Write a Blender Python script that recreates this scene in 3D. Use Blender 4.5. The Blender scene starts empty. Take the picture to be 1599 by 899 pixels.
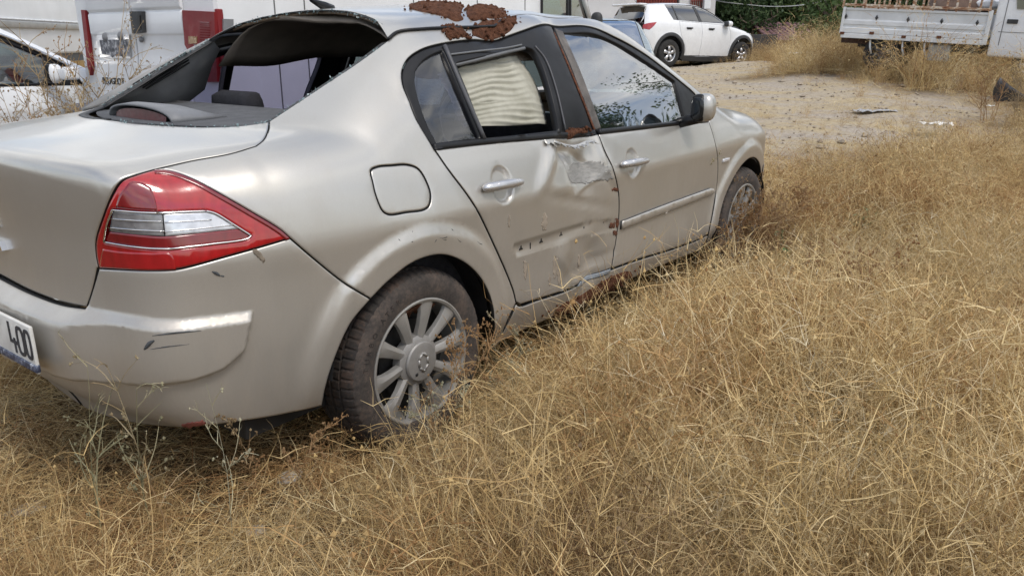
import bpy, bmesh, math, random
import numpy as np
from mathutils import Vector, Matrix
from mathutils.geometry import delaunay_2d_cdt
random.seed(7); rng = np.random.default_rng(7)
R = math.radians
S = bpy.context.scene
COL = S.collection

# ------------------------------------------------------------------ camera
CAM = np.array([-1.7762, -2.6339, 1.3406]); YAW, PITCH, ROLL, FPX = R(38.214), R(17.321), R(-0.151), 1245.4
FW = np.array([math.cos(YAW)*math.cos(PITCH), math.sin(YAW)*math.cos(PITCH), -math.sin(PITCH)])
_r = np.cross(FW, [0, 0, 1.]); _r /= np.linalg.norm(_r); _u = np.cross(_r, FW)
RT = _r*math.cos(ROLL)+_u*math.sin(ROLL); UP = -_r*math.sin(ROLL)+_u*math.cos(ROLL)
cd = bpy.data.cameras.new('camera'); cam = bpy.data.objects.new('camera', cd); COL.objects.link(cam)
cd.sensor_width = 36; cd.lens = FPX/1599*36; cd.clip_start = .05; cd.clip_end = 3000
M = Matrix(((RT[0], UP[0], -FW[0], CAM[0]), (RT[1], UP[1], -FW[1], CAM[1]), (RT[2], UP[2], -FW[2], CAM[2]), (0, 0, 0, 1)))
cam.matrix_world = M
S.render.engine = 'CYCLES'; S.cycles.max_bounces = 6; S.cycles.diffuse_bounces = 2; S.cycles.glossy_bounces = 3; S.cycles.transmission_bounces = 3; S.cycles.transparent_max_bounces = 10
S.camera = cam

# ------------------------------------------------------------------ light
SUN_EL, SUN_AZ = 56, 262          # degrees; azimuth measured from +x towards +y
S.view_settings.view_transform = 'Standard'; S.view_settings.look = 'None'
S.view_settings.exposure = 0.44; S.view_settings.gamma = 1
S.view_settings.use_curve_mapping = False
wd = bpy.data.worlds.new('World'); S.world = wd; wd.use_nodes = True
nt = wd.node_tree; nt.nodes.clear()
def wn(t, **k):
    n = nt.nodes.new(t)
    for a, b in k.items(): setattr(n, a, b)
    return n
out = wn('ShaderNodeOutputWorld'); bg = wn('ShaderNodeBackground'); bg.inputs[1].default_value = .15
sky = wn('ShaderNodeTexSky'); sky.sky_type = 'NISHITA'; sky.sun_disc = False
sky.sun_elevation = R(SUN_EL); sky.sun_rotation = R(90-SUN_AZ); sky.air_density = 1.0; sky.dust_density = 1.5
tc = wn('ShaderNodeTexCoord'); sep = wn('ShaderNodeSeparateXYZ'); nt.links.new(tc.outputs['Generated'], sep.inputs[0])
# cloud deck: project the direction on a flat layer, broken by noise
zc = wn('ShaderNodeMath', operation='MAXIMUM'); nt.links.new(sep.outputs[2], zc.inputs[0]); zc.inputs[1].default_value = .0
za = wn('ShaderNodeMath', operation='ADD'); nt.links.new(zc.outputs[0], za.inputs[0]); za.inputs[1].default_value = .18
dv = wn('ShaderNodeVectorMath', operation='DIVIDE'); cb = wn('ShaderNodeCombineXYZ')
for i in range(3): nt.links.new(za.outputs[0], cb.inputs[i])
nt.links.new(tc.outputs['Generated'], dv.inputs[0]); nt.links.new(cb.outputs[0], dv.inputs[1])
n1 = wn('ShaderNodeTexNoise'); n1.inputs['Scale'].default_value = 1.15; n1.inputs['Detail'].default_value = 9; n1.inputs['Roughness'].default_value = .58
n1.inputs['Distortion'].default_value = .35
nt.links.new(dv.outputs[0], n1.inputs['Vector'])
cr = wn('ShaderNodeValToRGB'); cr.color_ramp.elements[0].position = .40; cr.color_ramp.elements[1].position = .58
nt.links.new(n1.outputs[0], cr.inputs[0])
n2 = wn('ShaderNodeTexNoise'); n2.inputs['Scale'].default_value = 2.3; n2.inputs['Detail'].default_value = 6
nt.links.new(dv.outputs[0], n2.inputs['Vector'])
cr2 = wn('ShaderNodeValToRGB'); cr2.color_ramp.elements[0].position = .3; cr2.color_ramp.elements[1].position = .7
cr2.color_ramp.elements[0].color = (3.6, 3.75, 4.0, 1); cr2.color_ramp.elements[1].color = (8.2, 8.2, 8.2, 1)
nt.links.new(n2.outputs[0], cr2.inputs[0])
mx = wn('ShaderNodeMix', data_type='RGBA'); nt.links.new(cr.outputs[0], mx.inputs[0])
nt.links.new(sky.outputs[0], mx.inputs[6]); nt.links.new(cr2.outputs[0], mx.inputs[7])
nt.links.new(mx.outputs[2], bg.inputs[0]); nt.links.new(bg.outputs[0], out.inputs[0])
sl = bpy.data.lights.new('sun', 'SUN'); sl.energy = 1.3; sl.angle = R(16); sl.color = (1, .95, .87)
sun = bpy.data.objects.new('sun', sl); COL.objects.link(sun)
_sd = Vector((math.cos(R(SUN_EL))*math.cos(R(SUN_AZ)), math.cos(R(SUN_EL))*math.sin(R(SUN_AZ)), math.sin(R(SUN_EL))))
sun.rotation_euler = _sd.to_track_quat('Z', 'Y').to_euler(); sun.location = (0, 0, 30)

# ------------------------------------------------------------------ helpers
def ray(px):
    px = np.atleast_2d(np.array(px, float))
    return FW+np.outer((px[:, 0]-799.5)/FPX, RT)+np.outer(-(px[:, 1]-449.5)/FPX, UP)
def hit(px, ax, val):
    d = ray(px); return CAM+d*((val-CAM[ax])/d[:, ax])[:, None]
def hit_depth(px, dep): return CAM+ray(px)*dep            # dep = metres along the optical axis
F2 = np.array([math.cos(YAW), math.sin(YAW)]); R2 = np.array([math.sin(YAW), -math.cos(YAW)])
def gz(x, y):
    """height of the ground: level round the sedan, rising gently ahead"""
    x = np.asarray(x, float); y = np.asarray(y, float)
    d = (x-CAM[0])*F2[0]+(y-CAM[1])*F2[1]
    t = np.clip((d-4.0)/17, 0, None); l_ = (x-CAM[0])*R2[0]+(y-CAM[1])*R2[1]
    return .56*np.where(t < 1, t*t*(1.6-.6*t), 1+(t-1)*.12)+.22*sst(3., 7., l_)*sst(10, 15.5, d)*sst(30, 20, d)+.012*np.sin(x*1.7+.6)*np.cos(y*2.1)*np.clip(d/4, 0, 2)
class Sp:
    """monotone cubic through knots, tabulated"""
    def __init__(s, pts):
        x = np.array([p[0] for p in pts], float); y = np.array([p[1] for p in pts], float)
        h = np.diff(x); d = np.diff(y)/h; m = np.zeros(len(x))
        for i in range(1, len(x)-1):
            if d[i-1]*d[i] > 0:
                w1 = 2*h[i]+h[i-1]; w2 = h[i]+2*h[i-1]; m[i] = (w1+w2)/(w1/d[i-1]+w2/d[i])
        m[0], m[-1] = d[0], d[-1]
        s.X = np.linspace(x[0], x[-1], 3000); k = np.clip(np.searchsorted(x, s.X)-1, 0, len(h)-1)
        t = (s.X-x[k])/h[k]
        s.Y = (2*t**3-3*t**2+1)*y[k]+(t**3-2*t**2+t)*h[k]*m[k]+(-2*t**3+3*t**2)*y[k+1]+(t**3-t**2)*h[k]*m[k+1]
    def __call__(s, v): return np.interp(v, s.X, s.Y)
def sst(a, b, v):
    t = np.clip((v-a)/(b-a), 0, 1); return t*t*(3-2*t)
def smax(a, b, k):
    h = np.maximum(k-np.abs(a-b), 0)/k
    return np.maximum(a, b)+h*h*k*.25

def mesh_obj(name, verts, faces, mats, parent=None, smooth=True, midx=None):
    me = bpy.data.meshes.new(name); me.from_pydata([tuple(v) for v in verts], [], [tuple(f) for f in faces])
    for m in (mats if isinstance(mats, (list, tuple)) else [mats]): me.materials.append(m)
    if midx is not None: me.polygons.foreach_set('material_index', np.array(midx, np.int32))
    me.polygons.foreach_set('use_smooth', [bool(smooth)]*len(me.polygons)); me.update()
    o = bpy.data.objects.new(name, me); COL.objects.link(o)
    if parent is not None: o.parent = parent
    return o
def tag(o, label=None, cat=None, group=None, kind=None):
    if label: o['label'] = label
    if cat: o['category'] = cat
    if group: o['group'] = group
    if kind: o['kind'] = kind
    return o
def empty(name, loc=(0, 0, 0), rz=0, label=None, cat=None, group=None):
    o = bpy.data.objects.new(name, None); COL.objects.link(o); o.location = loc; o.rotation_euler = (0, 0, rz); o.empty_display_size = .2
    return tag(o, label, cat, group)
class MB:
    """collects shapes for ONE mesh object"""
    def __init__(s): s.v = []; s.f = []; s.m = []; s.mi = 0; s.T = None
    def add(s, v, f):
        n = len(s.v)
        if s.T is not None: v = [tuple(s.T @ Vector(p)) for p in v]
        s.v += [tuple(p) for p in v]; s.f += [tuple(i+n for i in q) for q in f]; s.m += [s.mi]*len(f); return s
    def box(s, c, d, rz=0, bev=0, ry=0):
        x, y, z = [k/2 for k in d]
        Mx = Matrix.Translation(c) @ Matrix.Rotation(rz, 4, 'Z') @ Matrix.Rotation(ry, 4, 'Y')
        if bev <= 0:
            v = [(a*x, b*y, e*z) for e in (-1, 1) for b in (-1, 1) for a in (-1, 1)]
            f = [(0, 2, 3, 1), (4, 5, 7, 6), (0, 1, 5, 4), (2, 6, 7, 3), (0, 4, 6, 2), (1, 3, 7, 5)]
        else:
            b_ = min(bev, x*.98, y*.98, z*.98); v = []; f = []
            bm = bmesh.new(); bmesh.ops.create_cube(bm, size=1)
            for q in bm.verts: q.co = Vector((q.co.x*2*x, q.co.y*2*y, q.co.z*2*z))
            bmesh.ops.bevel(bm, geom=bm.edges[:], offset=b_, segments=2, profile=.6, affect='EDGES')
            bm.verts.index_update(); v = [tuple(q.co) for q in bm.verts]; f = [tuple(k.index for k in q.verts) for q in bm.faces]; bm.free()
        return s.add([tuple(Mx @ Vector(p)) for p in v], f)
    def tube(s, pts, rad, n=8, cap=True):
        P = [Vector(p) for p in pts]; rads = rad if isinstance(rad, (list, tuple)) else [rad]*len(P)
        v = []; f = []; side = None
        for i, p in enumerate(P):
            t = (P[min(i+1, len(P)-1)]-P[max(i-1, 0)]); t = t.normalized() if t.length > 0 else Vector((0, 0, 1))
            if side is None: side = t.orthogonal().normalized()
            side = (side-t*side.dot(t)); side = side.normalized() if side.length > 1e-6 else t.orthogonal().normalized()
            o2 = t.cross(side)
            for k in range(n):
                a = 2*math.pi*k/n; v.append(tuple(p+(side*math.cos(a)+o2*math.sin(a))*rads[i]))
        for i in range(len(P)-1):
            for k in range(n): f.append((i*n+k, i*n+(k+1) % n, (i+1)*n+(k+1) % n, (i+1)*n+k))
        if cap: f.append(tuple(range(n-1, -1, -1))); f.append(tuple((len(P)-1)*n+k for k in range(n)))
        return s.add(v, f)
    def lathe(s, prof, c, axis='y', n=48, a0=0, a1=2*math.pi):
        """prof: list of (radius, offset along axis)"""
        v = []; f = []; full = abs(a1-a0-2*math.pi) < 1e-6; m = n if full else n+1
        for k in range(m):
            a = a0+(a1-a0)*k/n
            for r_, o_ in prof:
                if axis == 'y': v.append((c[0]+r_*math.cos(a), c[1]+o_, c[2]+r_*math.sin(a)))
                elif axis == 'z': v.append((c[0]+r_*math.cos(a), c[1]+r_*math.sin(a), c[2]+o_))
                else: v.append((c[0]+o_, c[1]+r_*math.cos(a), c[2]+r_*math.sin(a)))
        q = len(prof)
        for k in range(n):
            k2 = (k+1) % m
            for j in range(q-1): f.append((k*q+j, k*q+j+1, k2*q+j+1, k2*q+j))
        return s.add(v, f)
    def prism(s, poly, d0, d1, axis='y'):
        """poly in the plane across axis, extruded d0..d1"""
        n = len(poly)
        def P(a, b, d): return (a, d, b) if axis == 'y' else ((a, b, d) if axis == 'z' else (d, a, b))
        v = [P(a, b, d0) for a, b in poly]+[P(a, b, d1) for a, b in poly]
        f = [tuple(range(n)), tuple(range(2*n-1, n-1, -1))]+[(i, i+n, (i+1) % n+n, (i+1) % n) for i in range(n)]
        return s.add(v, f)
    def build(s, name, mats, parent=None, smooth=False, fix=True):
        o = mesh_obj(name, s.v, s.f, mats, parent, smooth, s.m)
        if fix:
            bm = bmesh.new(); bm.from_mesh(o.data); bmesh.ops.recalc_face_normals(bm, faces=bm.faces[:]); bm.to_mesh(o.data); bm.free()
        return o
def autosmooth(o, ang=35):
    me = o.data; bm = bmesh.new(); bm.from_mesh(me); a = R(ang)
    for f in bm.faces: f.smooth = True
    for e in bm.edges: e.smooth = len(e.link_faces) == 2 and e.calc_face_angle(0) < a
    bm.to_mesh(me); bm.free(); return o

# ------------------------------------------------------------------ materials
class Mat:
    def __init__(s, name):
        s.m = bpy.data.materials.new(name); s.m.use_nodes = True; s.nt = s.m.node_tree
        s.b = s.nt.nodes['Principled BSDF']; s.o = s.nt.nodes['Material Output']
    def n(s, t, **k):
        n = s.nt.nodes.new(t)
        for a, b in k.items(): setattr(n, a, b)
        return n
    def l(s, a, b): s.nt.links.new(a, b)
    def co(s, scale=None, stretch=None):
        t = s.n('ShaderNodeTexCoord'); o = t.outputs['Object']
        if stretch:
            mp = s.n('ShaderNodeMapping'); mp.inputs['Scale'].default_value = stretch; s.l(o, mp.inputs[0]); o = mp.outputs[0]
        return o
    def noise(s, scale, detail=4, rough=.55, stretch=None, dist=0):
        n = s.n('ShaderNodeTexNoise'); n.inputs['Scale'].default_value = scale; n.inputs['Detail'].default_value = detail
        n.inputs['Roughness'].default_value = rough; n.inputs['Distortion'].default_value = dist
        s.l(s.co(stretch=stretch), n.inputs['Vector']); return n.outputs[0]
    def ramp(s, src, stops, const=False):
        r_ = s.n('ShaderNodeValToRGB'); e = r_.color_ramp.elements
        if const: r_.color_ramp.interpolation = 'CONSTANT'
        while len(e) < len(stops): e.new(.5)
        for q, (p, c) in zip(e, stops):
            q.position = p; q.color = (*c, 1) if isinstance(c, (tuple, list)) else (c, c, c, 1)
        s.l(src, r_.inputs[0]); return r_.outputs[0]
    def mix(s, fac, a, b):
        m = s.n('ShaderNodeMix', data_type='RGBA')
        for i, q in ((0, fac), (6, a), (7, b)):
            if isinstance(q, (int, float)): m.inputs[i].default_value = q
            elif isinstance(q, (tuple, list)): m.inputs[i].default_value = (*q, 1)
            else: s.l(q, m.inputs[i])
        return m.outputs[2]
    def math(s, op, a, b=None):
        m = s.n('ShaderNodeMath', operation=op)
        for i, q in enumerate((a, b)):
            if q is None: continue
            if isinstance(q, (int, float)): m.inputs[i].default_value = q
            else: s.l(q, m.inputs[i])
        return m.outputs[0]
    def set(s, **k):
        for a, v in k.items():
            i = s.b.inputs[{'base': 'Base Color', 'metal': 'Metallic', 'rough': 'Roughness', 'coat': 'Coat Weight', 'coatr': 'Coat Roughness',
                            'spec': 'Specular IOR Level', 'trans': 'Transmission Weight', 'ior': 'IOR', 'alpha': 'Alpha', 'normal': 'Normal', 'sheen': 'Sheen Weight'}[a]]
            if isinstance(v, (int, float)): i.default_value = v
            elif isinstance(v, (tuple, list)): i.default_value = (*v, 1)
            else: s.l(v, i)
        return s
    def bump(s, src, strength=.3, dist=.01):
        b = s.n('ShaderNodeBump'); b.inputs['Strength'].default_value = strength; b.inputs['Distance'].default_value = dist
        s.l(src, b.inputs['Height']); s.l(b.outputs[0], s.b.inputs['Normal']); return s
def simple(name, base, rough=.5, metal=0, var=.12, scale=9, bump=0, bscale=60, coat=0):
    m = Mat(name); f = m.noise(scale, 5)
    lo = tuple(c*(1-var) for c in base); hi = tuple(min(1, c*(1+var)) for c in base)
    m.set(base=m.ramp(f, [(.3, lo), (.7, hi)]), metal=metal, coat=coat)
    m.set(rough=m.ramp(m.noise(scale*2.3), [(.3, max(0, rough-.08)), (.7, min(1, rough+.08))]))
    if bump: m.bump(m.noise(bscale, 3), bump, .01)
    return m.m
# ------------------------------------------------------------------ the sedan's body surface (metres; x ahead, y left, z up; rear axle at the origin)
_p = Sp([(-1.3, .50), (-.95, .672), (-.8, .735), (-.6, .795), (-.4, .838), (-.2, .861), (0, .873), (.4, .886), (1.2, .892), (2.0, .886), (2.4, .876), (2.7, .858), (3.0, .832), (3.3, .715), (3.55, .50)])
_sF = Sp([(0, .20), (.2, .095), (.28, .060), (.36, .036), (.48, .032), (.62, .018), (.74, .005), (.785, 0), (.80, .0022), (.86, .017), (.92, .037), (.97, .059), (1.02, .080), (1.1, .114), (1.2, .166), (1.3, .222), (1.39, .277), (1.46, .345), (1.6, .55)])
_sR = Sp([(0, .14), (.2, .085), (.3, .055), (.42, .028), (.55, .012), (.70, .005), (.785, 0), (.80, .0012), (.88, .014), (.95, .032), (1.0, .049), (1.06, .076), (1.12, .110), (1.2, .155), (1.3, .216), (1.39, .275), (1.46, .345), (1.6, .55)])
_R = Sp([(0, .70), (.26, .80), (.31, .855), (.36, .892), (.45, .917), (.55, .926), (.70, .922), (.82, .924), (.95, .934), (1.02, .938), (1.06, .935), (1.3, .90)])
_q = Sp([(0, 0), (.2, .006), (.35, .022), (.5, .048), (.6, .073), (.72, .118), (.8, .165), (1.0, .30)])
_T = Sp([(-1.3, 1.045), (-.94, 1.058), (-.8, 1.070), (-.6, 1.086), (-.50, 1.100), (-.44, 1.128), (-.3, 1.196), (-.14, 1.275), (.0, 1.347), (.12, 1.402), (.22, 1.434), (.35, 1.453), (.5, 1.466), (.9, 1.484), (1.2, 1.478), (1.45, 1.458), (1.7, 1.385), (1.95, 1.265), (2.2, 1.135), (2.42, 1.030), (2.55, .998), (2.75, .975), (3.0, .928), (3.25, .845), (3.45, .72), (3.56, .58), (3.7, .35)])
_N = Sp([(0, 3.40), (.25, 3.46), (.45, 3.52), (.6, 3.50), (.75, 3.43), (.9, 3.3), (1.2, 3.0)])
AX0, AX1, WR = (0., .302), (2.688, .312), .30
def flare(x, z, c, rin=.365, rout=.478):
    r_ = np.hypot(x-c[0], (z-c[1]))
    return .020*sst(rout, rout-.045, r_)*sst(c[1]-.12, c[1]+.06, z)
def W(x, z):
    w = sst(.15, -.45, x)
    return _p(x)-(1-w)*_sF(z)-w*_sR(z)+flare(x, z, AX0)+flare(x, z, AX1)
def shiftx(x, ay):
    return np.where(x < .9, .62*sst(.75, -.15, x)*ay*ay, -.10*sst(1.25, 1.8, x)*sst(3.4, 2.6, x)*ay*ay)
def F(P):
    x, y, z = P[:, 0], P[:, 1], P[:, 2]; ay = np.abs(y)
    side = ay-W(x, z)
    rear = (-x-_R(z)+_q(ay))*.97
    front = (x-_N(z)+.40*ay*ay)*.9
    xs = x-shiftx(x, ay)
    top = (z-_T(xs)+(.03+.13*sst(-.1, .3, x)-.11*sst(1.2, 1.6, x))*ay*ay)/np.sqrt(1+.25*(np.abs(x+.2) < .3))
    kt = .020+.100*sst(-.93, -.70, x)-.065*sst(1.1, 1.5, x)*sst(2.6, 2.3, x)
    a = smax(side, rear, .07)
    a = smax(a, front, .18)
    return smax(a, top, kt)
def grad(P, e=2e-3):
    g = np.stack([F(P+np.eye(3)[i]*e)-F(P-np.eye(3)[i]*e) for i in range(3)], -1)
    return g/np.linalg.norm(g, axis=1, keepdims=True)
# charts: (a, b) -> a ray that meets the surface once
SPY, SPZ, SX0, SX1 = -.35, .74, -.36, 2.75
def chart_side(ab):
    a, b = ab[:, 0], ab[:, 1]/.55
    x0 = np.clip(a, SX0, SX1); az = np.where(a < SX0, (SX0-a)/.5, np.where(a > SX1, (SX1-a)/.5, 0))
    O = np.stack([x0, np.full_like(x0, SPY), np.full_like(x0, SPZ)], -1)
    D = np.stack([-np.sin(az)*np.cos(b), -np.cos(az)*np.cos(b), np.sin(b)], -1); return O, D
def inv_side(P):
    x0 = np.clip(P[:, 0], SX0, SX1); dx, dy, dz = P[:, 0]-x0, P[:, 1]-SPY, P[:, 2]-SPZ
    az = np.arctan2(-dx, -dy); az = np.where((P[:, 0] < SX1) & (P[:, 0] > SX0), 0, az)
    b = np.arctan2(dz, np.hypot(dx, dy))
    b = np.where((az == 0) & (dy > 0), math.pi-b, b)
    return np.stack([np.where(x0 <= SX0+1e-9, SX0-az*.5, np.where(x0 >= SX1-1e-9, SX1-az*.5, x0)), b*.55], -1)
LX, LZ = -.30, .62
def chart_lid(ab):                                   # a = y, b = angle about a line across the boot
    th = ab[:, 1]/.6
    return np.stack([np.full_like(th, LX), ab[:, 0], np.full_like(th, LZ)], -1), np.stack([np.cos(th), 0*th, np.sin(th)], -1)
def inv_lid(P): return np.stack([P[:, 1], np.arctan2(P[:, 2]-LZ, P[:, 0]-LX)*.6], -1)
def chart_top(ab):
    n = len(ab); return np.stack([ab[:, 0], ab[:, 1], np.full(n, .5)], -1), np.tile([0, 0, 1.], (n, 1))
def inv_top(P): return P[:, :2].copy()
CH = {'side': (chart_side, inv_side), 'lid': (chart_lid, inv_lid), 'top': (chart_top, inv_top)}
def solve(O, D, hi=2.2):
    lo = np.zeros(len(O)); h = np.full(len(O), hi)
    for _ in range(34):
        m = (lo+h)/2; s_ = F(O+D*m[:, None]) > 0; h = np.where(s_, m, h); lo = np.where(s_, lo, m)
    return O+D*((lo+h)/2)[:, None]
def on_body(px):
    """where the sight line through a point of the photograph meets the body"""
    px = np.atleast_2d(np.array(px, float)); D = ray(px); D /= np.linalg.norm(D, axis=1, keepdims=True)
    t = np.arange(.6, 8, .008); lo = np.full(len(px), np.nan); best = np.full(len(px), 9.); bt = np.zeros(len(px))
    for q in t:
        f = F(CAM+D*q); k = np.isnan(lo) & (f < 0); lo[k] = q
        b = f < best; best = np.where(b, f, best); bt = np.where(b, q, bt)
    miss = np.isnan(lo); hi = np.where(miss, bt, lo); l2 = np.where(miss, bt, lo-.008)
    for _ in range(25):
        m = (l2+hi)/2; s_ = F(CAM+D*m[:, None]) < 0; hi = np.where(s_, m, hi); l2 = np.where(s_, l2, m)
    return CAM+D*hi[:, None]
def crv(pts, n=6):
    """smooth open curve through the points (centripetal Catmull-Rom)"""
    p = np.array(pts, float)
    if len(p) < 3: return p
    p = np.vstack([2*p[0]-p[1], p, 2*p[-1]-p[-2]]); o = []
    for i in range(1, len(p)-2):
        a, b, c, d = p[i-1:i+3]
        t0 = 0; t1 = t0+max(1e-6, np.linalg.norm(b-a)**.5); t2 = t1+max(1e-6, np.linalg.norm(c-b)**.5); t3 = t2+max(1e-6, np.linalg.norm(d-c)**.5)
        for t in np.linspace(t1, t2, n, endpoint=False):
            A1 = (t1-t)/(t1-t0)*a+(t-t0)/(t1-t0)*b; A2 = (t2-t)/(t2-t1)*b+(t-t1)/(t2-t1)*c; A3 = (t3-t)/(t3-t2)*c+(t-t2)/(t3-t2)*d
            B1 = (t2-t)/(t2-t0)*A1+(t-t0)/(t2-t0)*A2; B2 = (t3-t)/(t3-t1)*A2+(t-t1)/(t3-t1)*A3
            o.append((t2-t)/(t2-t1)*B1+(t-t1)/(t2-t1)*B2)
    o.append(p[-2]); return np.array(o)
def ccrv(pts, n=5):
    """smooth closed curve"""
    p = list(pts); k = len(p); q = crv(p[-2:]+p+p[:3], n); return q[2*n:2*n+k*n]
def seg(*parts):
    """outline in picture points: each part is one smooth curve, corners between the parts"""
    o = []
    for p in parts: o += list(crv(p))
    return np.array(o)
def area2(p): return .5*np.sum(p[:, 0]*np.roll(p[:, 1], -1)-np.roll(p[:, 0], -1)*p[:, 1])
def clean(p, eps=.0012):
    o = [p[0]]
    for q in p[1:]:
        if np.linalg.norm(q-o[-1]) > eps: o.append(q)
    if np.linalg.norm(o[0]-o[-1]) < eps: o.pop()
    return np.array(o)
def resample(p, d):
    o = []
    for i in range(len(p)):
        a, b = p[i], p[(i+1) % len(p)]; n = max(1, int(math.ceil(np.linalg.norm(b-a)/d)))
        o += [a+(b-a)*k/n for k in range(n)]
    return np.array(o)
def inset(p, g):
    if area2(p) < 0: p = p[::-1]
    t1 = p-np.roll(p, 1, 0); t2 = np.roll(p, -1, 0)-p
    t1 /= np.linalg.norm(t1, axis=1, keepdims=True)+1e-12; t2 /= np.linalg.norm(t2, axis=1, keepdims=True)+1e-12
    n1 = np.stack([-t1[:, 1], t1[:, 0]], -1); n2 = np.stack([-t2[:, 1], t2[:, 0]], -1); n = n1+n2
    l = np.linalg.norm(n, axis=1, keepdims=True); n = np.where(l > .2, n/np.maximum(l, .2), n1)
    c = np.clip(np.sum(n*n1, 1, keepdims=True), .45, 1)
    return p+n*g/c
def inside(q, p):
    x, y = q[:, 0], q[:, 1]; r_ = np.zeros(len(q), bool); a = p; b = np.roll(p, -1, 0)
    for (x1, y1), (x2, y2) in zip(a, b):
        c = (y1 > y) != (y2 > y)
        if y1 != y2: r_ ^= c & (x < (x2-x1)*(y-y1)/(y2-y1)+x1)
    return r_
def pdist(q, p, closed=True):
    a = p if closed else p[:-1]; b = np.roll(p, -1, 0) if closed else p[1:]; d = np.full(len(q), 1e9)
    for i in range(len(a)):
        ab = b[i]-a[i]; t = np.clip(((q-a[i])@ab)/(ab@ab+1e-18), 0, 1); d = np.minimum(d, np.linalg.norm(q-a[i]-t[:, None]*ab, axis=1))
    return d
STAMPS = []          # dents and presses: functions of (points, normals) giving a push along the normal
def panel(name, outline, chart, mat, parent, gap=.0025, sp=.03, off=0., lip=.016, holes=(), mirror=None, lines=(), refine=None, stamps=True, roll=.0008, ring=.005, matfn=None, is3d=False):
    """a sheet-metal panel: outline (picture points, or 3-D points) laid on the body, edges turned in"""
    fwd, inv = CH[chart]
    to = lambda o: inv(np.array(o, float) if is3d else on_body(o))
    p = clean(to(outline)); p = inset(p, gap) if gap else (p if area2(p) > 0 else p[::-1])
    if mirror: p[np.abs(p[:, {'lid': 0, 'top': 1}.get(chart, 0)]) < gap*2.2, {'lid': 0, 'top': 1}.get(chart, 0)] = 0 if chart != 'side' else p[np.abs(p[:, 0]) < 0, 0]
    hs = []
    for h in holes:
        h = clean(to(h)); h = h if area2(h) > 0 else h[::-1]; hs.append(inset(h, -gap))
    loops = [resample(p, min(sp*.7, .02))]+[resample(h, min(sp*.6, .012)) for h in hs]
    V = []; E = []
    for L in loops:
        n = len(V); V += list(L); E += [(n+i, n+(i+1) % len(L)) for i in range(len(L))]
    nb = len(V)
    bd = lambda q: np.minimum.reduce([pdist(q, L) for L in loops])
    ins = lambda q: np.logical_and.reduce([inside(q, loops[0])]+[~inside(q, h) for h in loops[1:]])
    for i, L in enumerate(loops):
        r_ = inset(L, ring) if i == 0 else inset(L, -ring)
        V += list(r_[ins(r_) & (bd(r_) > ring*.8)])
    for ln in lines:                                   # extra fold lines
        l2 = (inv(np.array(ln)) if np.array(ln).shape[1] == 3 else inv(on_body(ln))) if not callable(ln) else ln(); q = []
        for i in range(len(l2)-1):
            n = max(1, int(np.linalg.norm(l2[i+1]-l2[i])/.012)); q += [l2[i]+(l2[i+1]-l2[i])*k/n for k in range(n)]
        q = np.array(q+[l2[-1]]); q = q[ins(q) & (bd(q) > ring*.6)]
        V += list(q)
    lo, hi_ = loops[0].min(0), loops[0].max(0)
    def grid(s_, ok=None):
        xs = np.arange(lo[0], hi_[0]+s_, s_); ys = np.arange(lo[1], hi_[1]+s_, s_*.866)
        g = np.array([(x+(j % 2)*s_/2, y) for j, y in enumerate(ys) for x in xs])
        if ok is not None: g = g[ok(g)]
        if len(g) == 0: return g
        g = g[ins(g)]
        return g[bd(g) > max(ring*1.5, s_*.55)] if len(g) else g
    fine = None
    if refine:
        fs, fn = refine
        gf = grid(fs, fn); gc = grid(sp, lambda g: ~fn(g)); V += list(gf)+list(gc)
    else: V += list(grid(sp))
    V = np.array(V); keys = {}; 
    res = delaunay_2d_cdt([Vector(v) for v in V], E, [], 0, 1e-6)
    v2 = np.array([tuple(v) for v in res[0]]); tr = np.array([tuple(f) for f in res[2] if len(f) == 3])
    c = v2[tr].mean(1); tr = tr[ins(c)]
    used = np.unique(tr); mp = -np.ones(len(v2), int); mp[used] = np.arange(len(used)); v2 = v2[used]; tr = mp[tr]
    O, D = fwd(v2); P = solve(O, D); N = grad(P)
    if stamps:
        dsp = np.zeros(len(P))
        for s_ in STAMPS: dsp += s_(P, N)
        P = P+N*dsp[:, None]
    P = P+N*off
    # orientation: outward
    a, b, c3 = P[tr[:, 0]], P[tr[:, 1]], P[tr[:, 2]]; fl = np.einsum('ij,ij->i', np.cross(b-a, c3-a), N[tr[:, 0]]) < 0
    tr[fl] = tr[fl][:, ::-1]
    # border
    ec = {}
    for t in tr:
        for i in range(3): ec.setdefault((min(t[i], t[(i+1) % 3]), max(t[i], t[(i+1) % 3])), []).append((t[i], t[(i+1) % 3]))
    be = [e[0] for e in ec.values() if len(e) == 1]
    if mirror: be = [e for e in be if not (abs(P[e[0], 1]) < 2e-3 and abs(P[e[1], 1]) < 2e-3)]
    bv = sorted({i for e in be for i in e}); vs = list(P)
    i2 = {}
    for i in bv:
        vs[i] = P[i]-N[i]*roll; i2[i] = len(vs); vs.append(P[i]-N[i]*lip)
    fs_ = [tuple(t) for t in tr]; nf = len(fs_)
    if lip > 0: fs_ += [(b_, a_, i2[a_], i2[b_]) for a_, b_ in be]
    vs = np.array(vs)
    mi = None
    if mat is PAINT and lip > 0: mat = [PAINT, RUBBER_GAP_SHADE]; mi = [0]*nf+[1]*(len(fs_)-nf)  # turned-in edges of painted panels coloured near black: painted shade for the gaps
    if matfn is not None:
        cen = P[tr].mean(1); mi = list(matfn(cen))+[0]*(len(fs_)-nf)
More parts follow.
